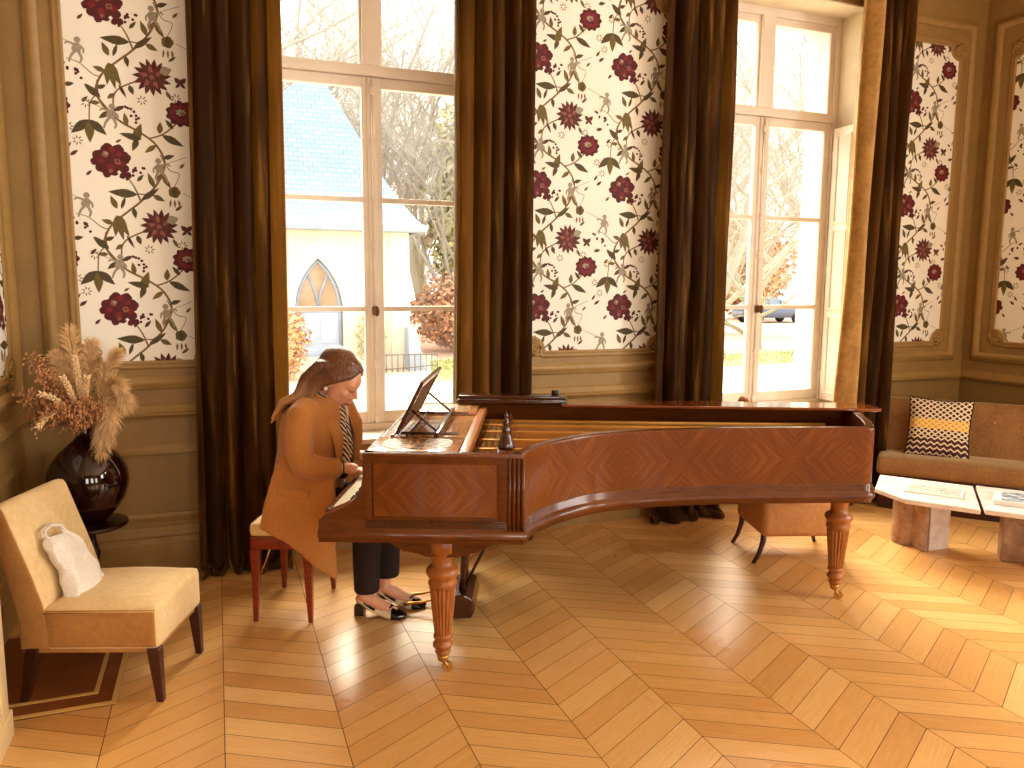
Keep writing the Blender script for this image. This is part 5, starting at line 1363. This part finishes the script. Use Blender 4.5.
bush('mossy green tree in the upper part of the right window','tree',21,31,1.5,1.4,3.0,2400,.14,'leafgreen',8,'evergreen_tree')
# parked car
car=thing('car','blue-grey parked car on the drive beyond the right window','car',(31.3,38.5,GZ),math.radians(-3))
def carloft(mb,secs,mi=0):
    vs=[];fs=[];k=len(secs[0])
    for s in secs: vs+=s
    for i in range(len(secs)-1):
        for q in range(k-1): fs.append((i*k+q,i*k+q+1,(i+1)*k+q+1,(i+1)*k+q))
    fs.append(tuple(range(k))); fs.append(tuple((len(secs)-1)*k+q for q in range(k))[::-1]); mb.add(vs,fs,mi,None,True)
prof=[(-2.1,.35,.72),(-2.05,.32,.95),(-1.6,.30,1.0),(-1.0,.30,1.02),(0,.30,1.02),(1.0,.30,1.0),(1.5,.3,.92),(2.0,.32,.80),(2.12,.36,.62)]
mb=MB(); carloft(mb,[[(x,-.80,z0),(x,-.88,z0+.2),(x,-.86,z1-.08),(x,-.78,z1),(x,.78,z1),(x,.86,z1-.08),(x,.88,z0+.2),(x,.80,z0)] for x,z0,z1 in prof])
cab=[(-1.85,1.0,1.02),(-1.5,.98,1.36),(-.8,.98,1.48),(.1,.98,1.46),(.55,.98,1.32),(1.15,.97,1.01)]
carloft(mb,[[(x,-.80,z0),(x,-.68,max(z0+.01,z1-.06)),(x,-.58,max(z0+.02,z1)),(x,.58,max(z0+.02,z1)),(x,.68,max(z0+.01,z1-.06)),(x,.80,z0)] for x,z0,z1 in cab]); mb.build('bodywork',M['carblue'],car)
for s in (-1,1):
    for x0,x1,a,b in ((-1.5,-.72,-1.35,-.70),(-.64,.15,-.64,.10),(.22,.85,.20,.45)):
        mb=MB(); P=[(x0,s*.815,1.03),(x1,s*.815,1.03),(b,s*.71,1.40 if b<.3 else 1.28),(a,s*.71,1.38)]
        mb.add(P+[(x,y-s*.03,z) for x,y,z in P],[(0,1,2,3),(4,7,6,5),(0,4,5,1),(1,5,6,2),(2,6,7,3),(3,7,4,0)]); mb.build('window',M['carglass'],car)
for x in (-1.35,1.32):
    for s in (-1,1):
        mb=MB(); mb.lathe([(.2,-.1),(.32,-.09),(.33,0),(.32,.09),(.2,.1)],(x,s*.80,.33),20,axis='y'); w=mb.build('wheel',M['tyre'],car)
        mb=MB(); mb.lathe([(.05,-.105),(.19,-.1),(.19,.1),(.05,.105)],(x,s*.80,.33),14,axis='y'); mb.build('hubcap',M['iron'],w)

# ------------------------------------------------------------------ camera, sky, light
f=774.9; yaw,pit,rol=math.radians(20.808),math.radians(7.153),math.radians(.353)
fw=Vector((math.sin(yaw)*math.cos(pit),math.cos(yaw)*math.cos(pit),-math.sin(pit))); r_=Vector((math.cos(yaw),-math.sin(yaw),0)); u_=r_.cross(fw)
R2=r_*math.cos(rol)+u_*math.sin(rol); U2=-r_*math.sin(rol)+u_*math.cos(rol)
cam=bpy.data.cameras.new('camera'); co=bpy.data.objects.new('camera',cam); COL.objects.link(co)
cam.sensor_width=36; cam.sensor_fit='HORIZONTAL'; cam.lens=f*36/1024; cam.clip_end=300; cam.clip_start=.05
co.matrix_world=Matrix(((R2.x,U2.x,-fw.x,0),(R2.y,U2.y,-fw.y,0),(R2.z,U2.z,-fw.z,1.65),(0,0,0,1)))
sc.camera=co
w=bpy.data.worlds.new('sky'); sc.world=w; w.use_nodes=True; nt=w.node_tree; bg=nt.nodes['Background']
bg.inputs[0].default_value=(1.0,.95,.86,1); bg.inputs[1].default_value=SKY
def area(name,loc,rot,sx,sy,e,col):
    l=bpy.data.lights.new(name,'AREA'); l.shape='RECTANGLE'; l.size=sx; l.size_y=sy; l.energy=e; l.color=col
    o=bpy.data.objects.new(name,l); COL.objects.link(o); o.location=loc; o.rotation_euler=rot; return o
for a,b in SIDE: area('side_window_fill',(XR+.12,(a+b)/2,2.2),(PI/2,0,PI/2),b-a,2.9,SIDEW,(1.0,.97,.88))  # fill lamps added in the unseen right-wall openings as key light
for k,(a,b) in enumerate(REAR): area('rear_window_daylight',((a+b)/2,YR-.15,2.0),(PI/2,0,PI) if False else (-PI/2,0,PI),b-a,1.9,REARW,(1.0,.97,.88))
sl=bpy.data.lights.new('hazy_sun','SUN'); sl.energy=SUNW; sl.angle=math.radians(55); sl.color=(1.0,.90,.70)
so_=bpy.data.objects.new('hazy_sun',sl); COL.objects.link(so_); so_.location=(8,25,20); so_.rotation_euler=Vector((-.14,-1,-1.0)).to_track_quat('-Z','Y').to_euler()
vs_=sc.view_settings; sc.display_settings.display_device='sRGB'
vs_.view_transform='Standard'; vs_.look='None'; vs_.exposure=EXPO; vs_.gamma=1; vs_.use_curve_mapping=False
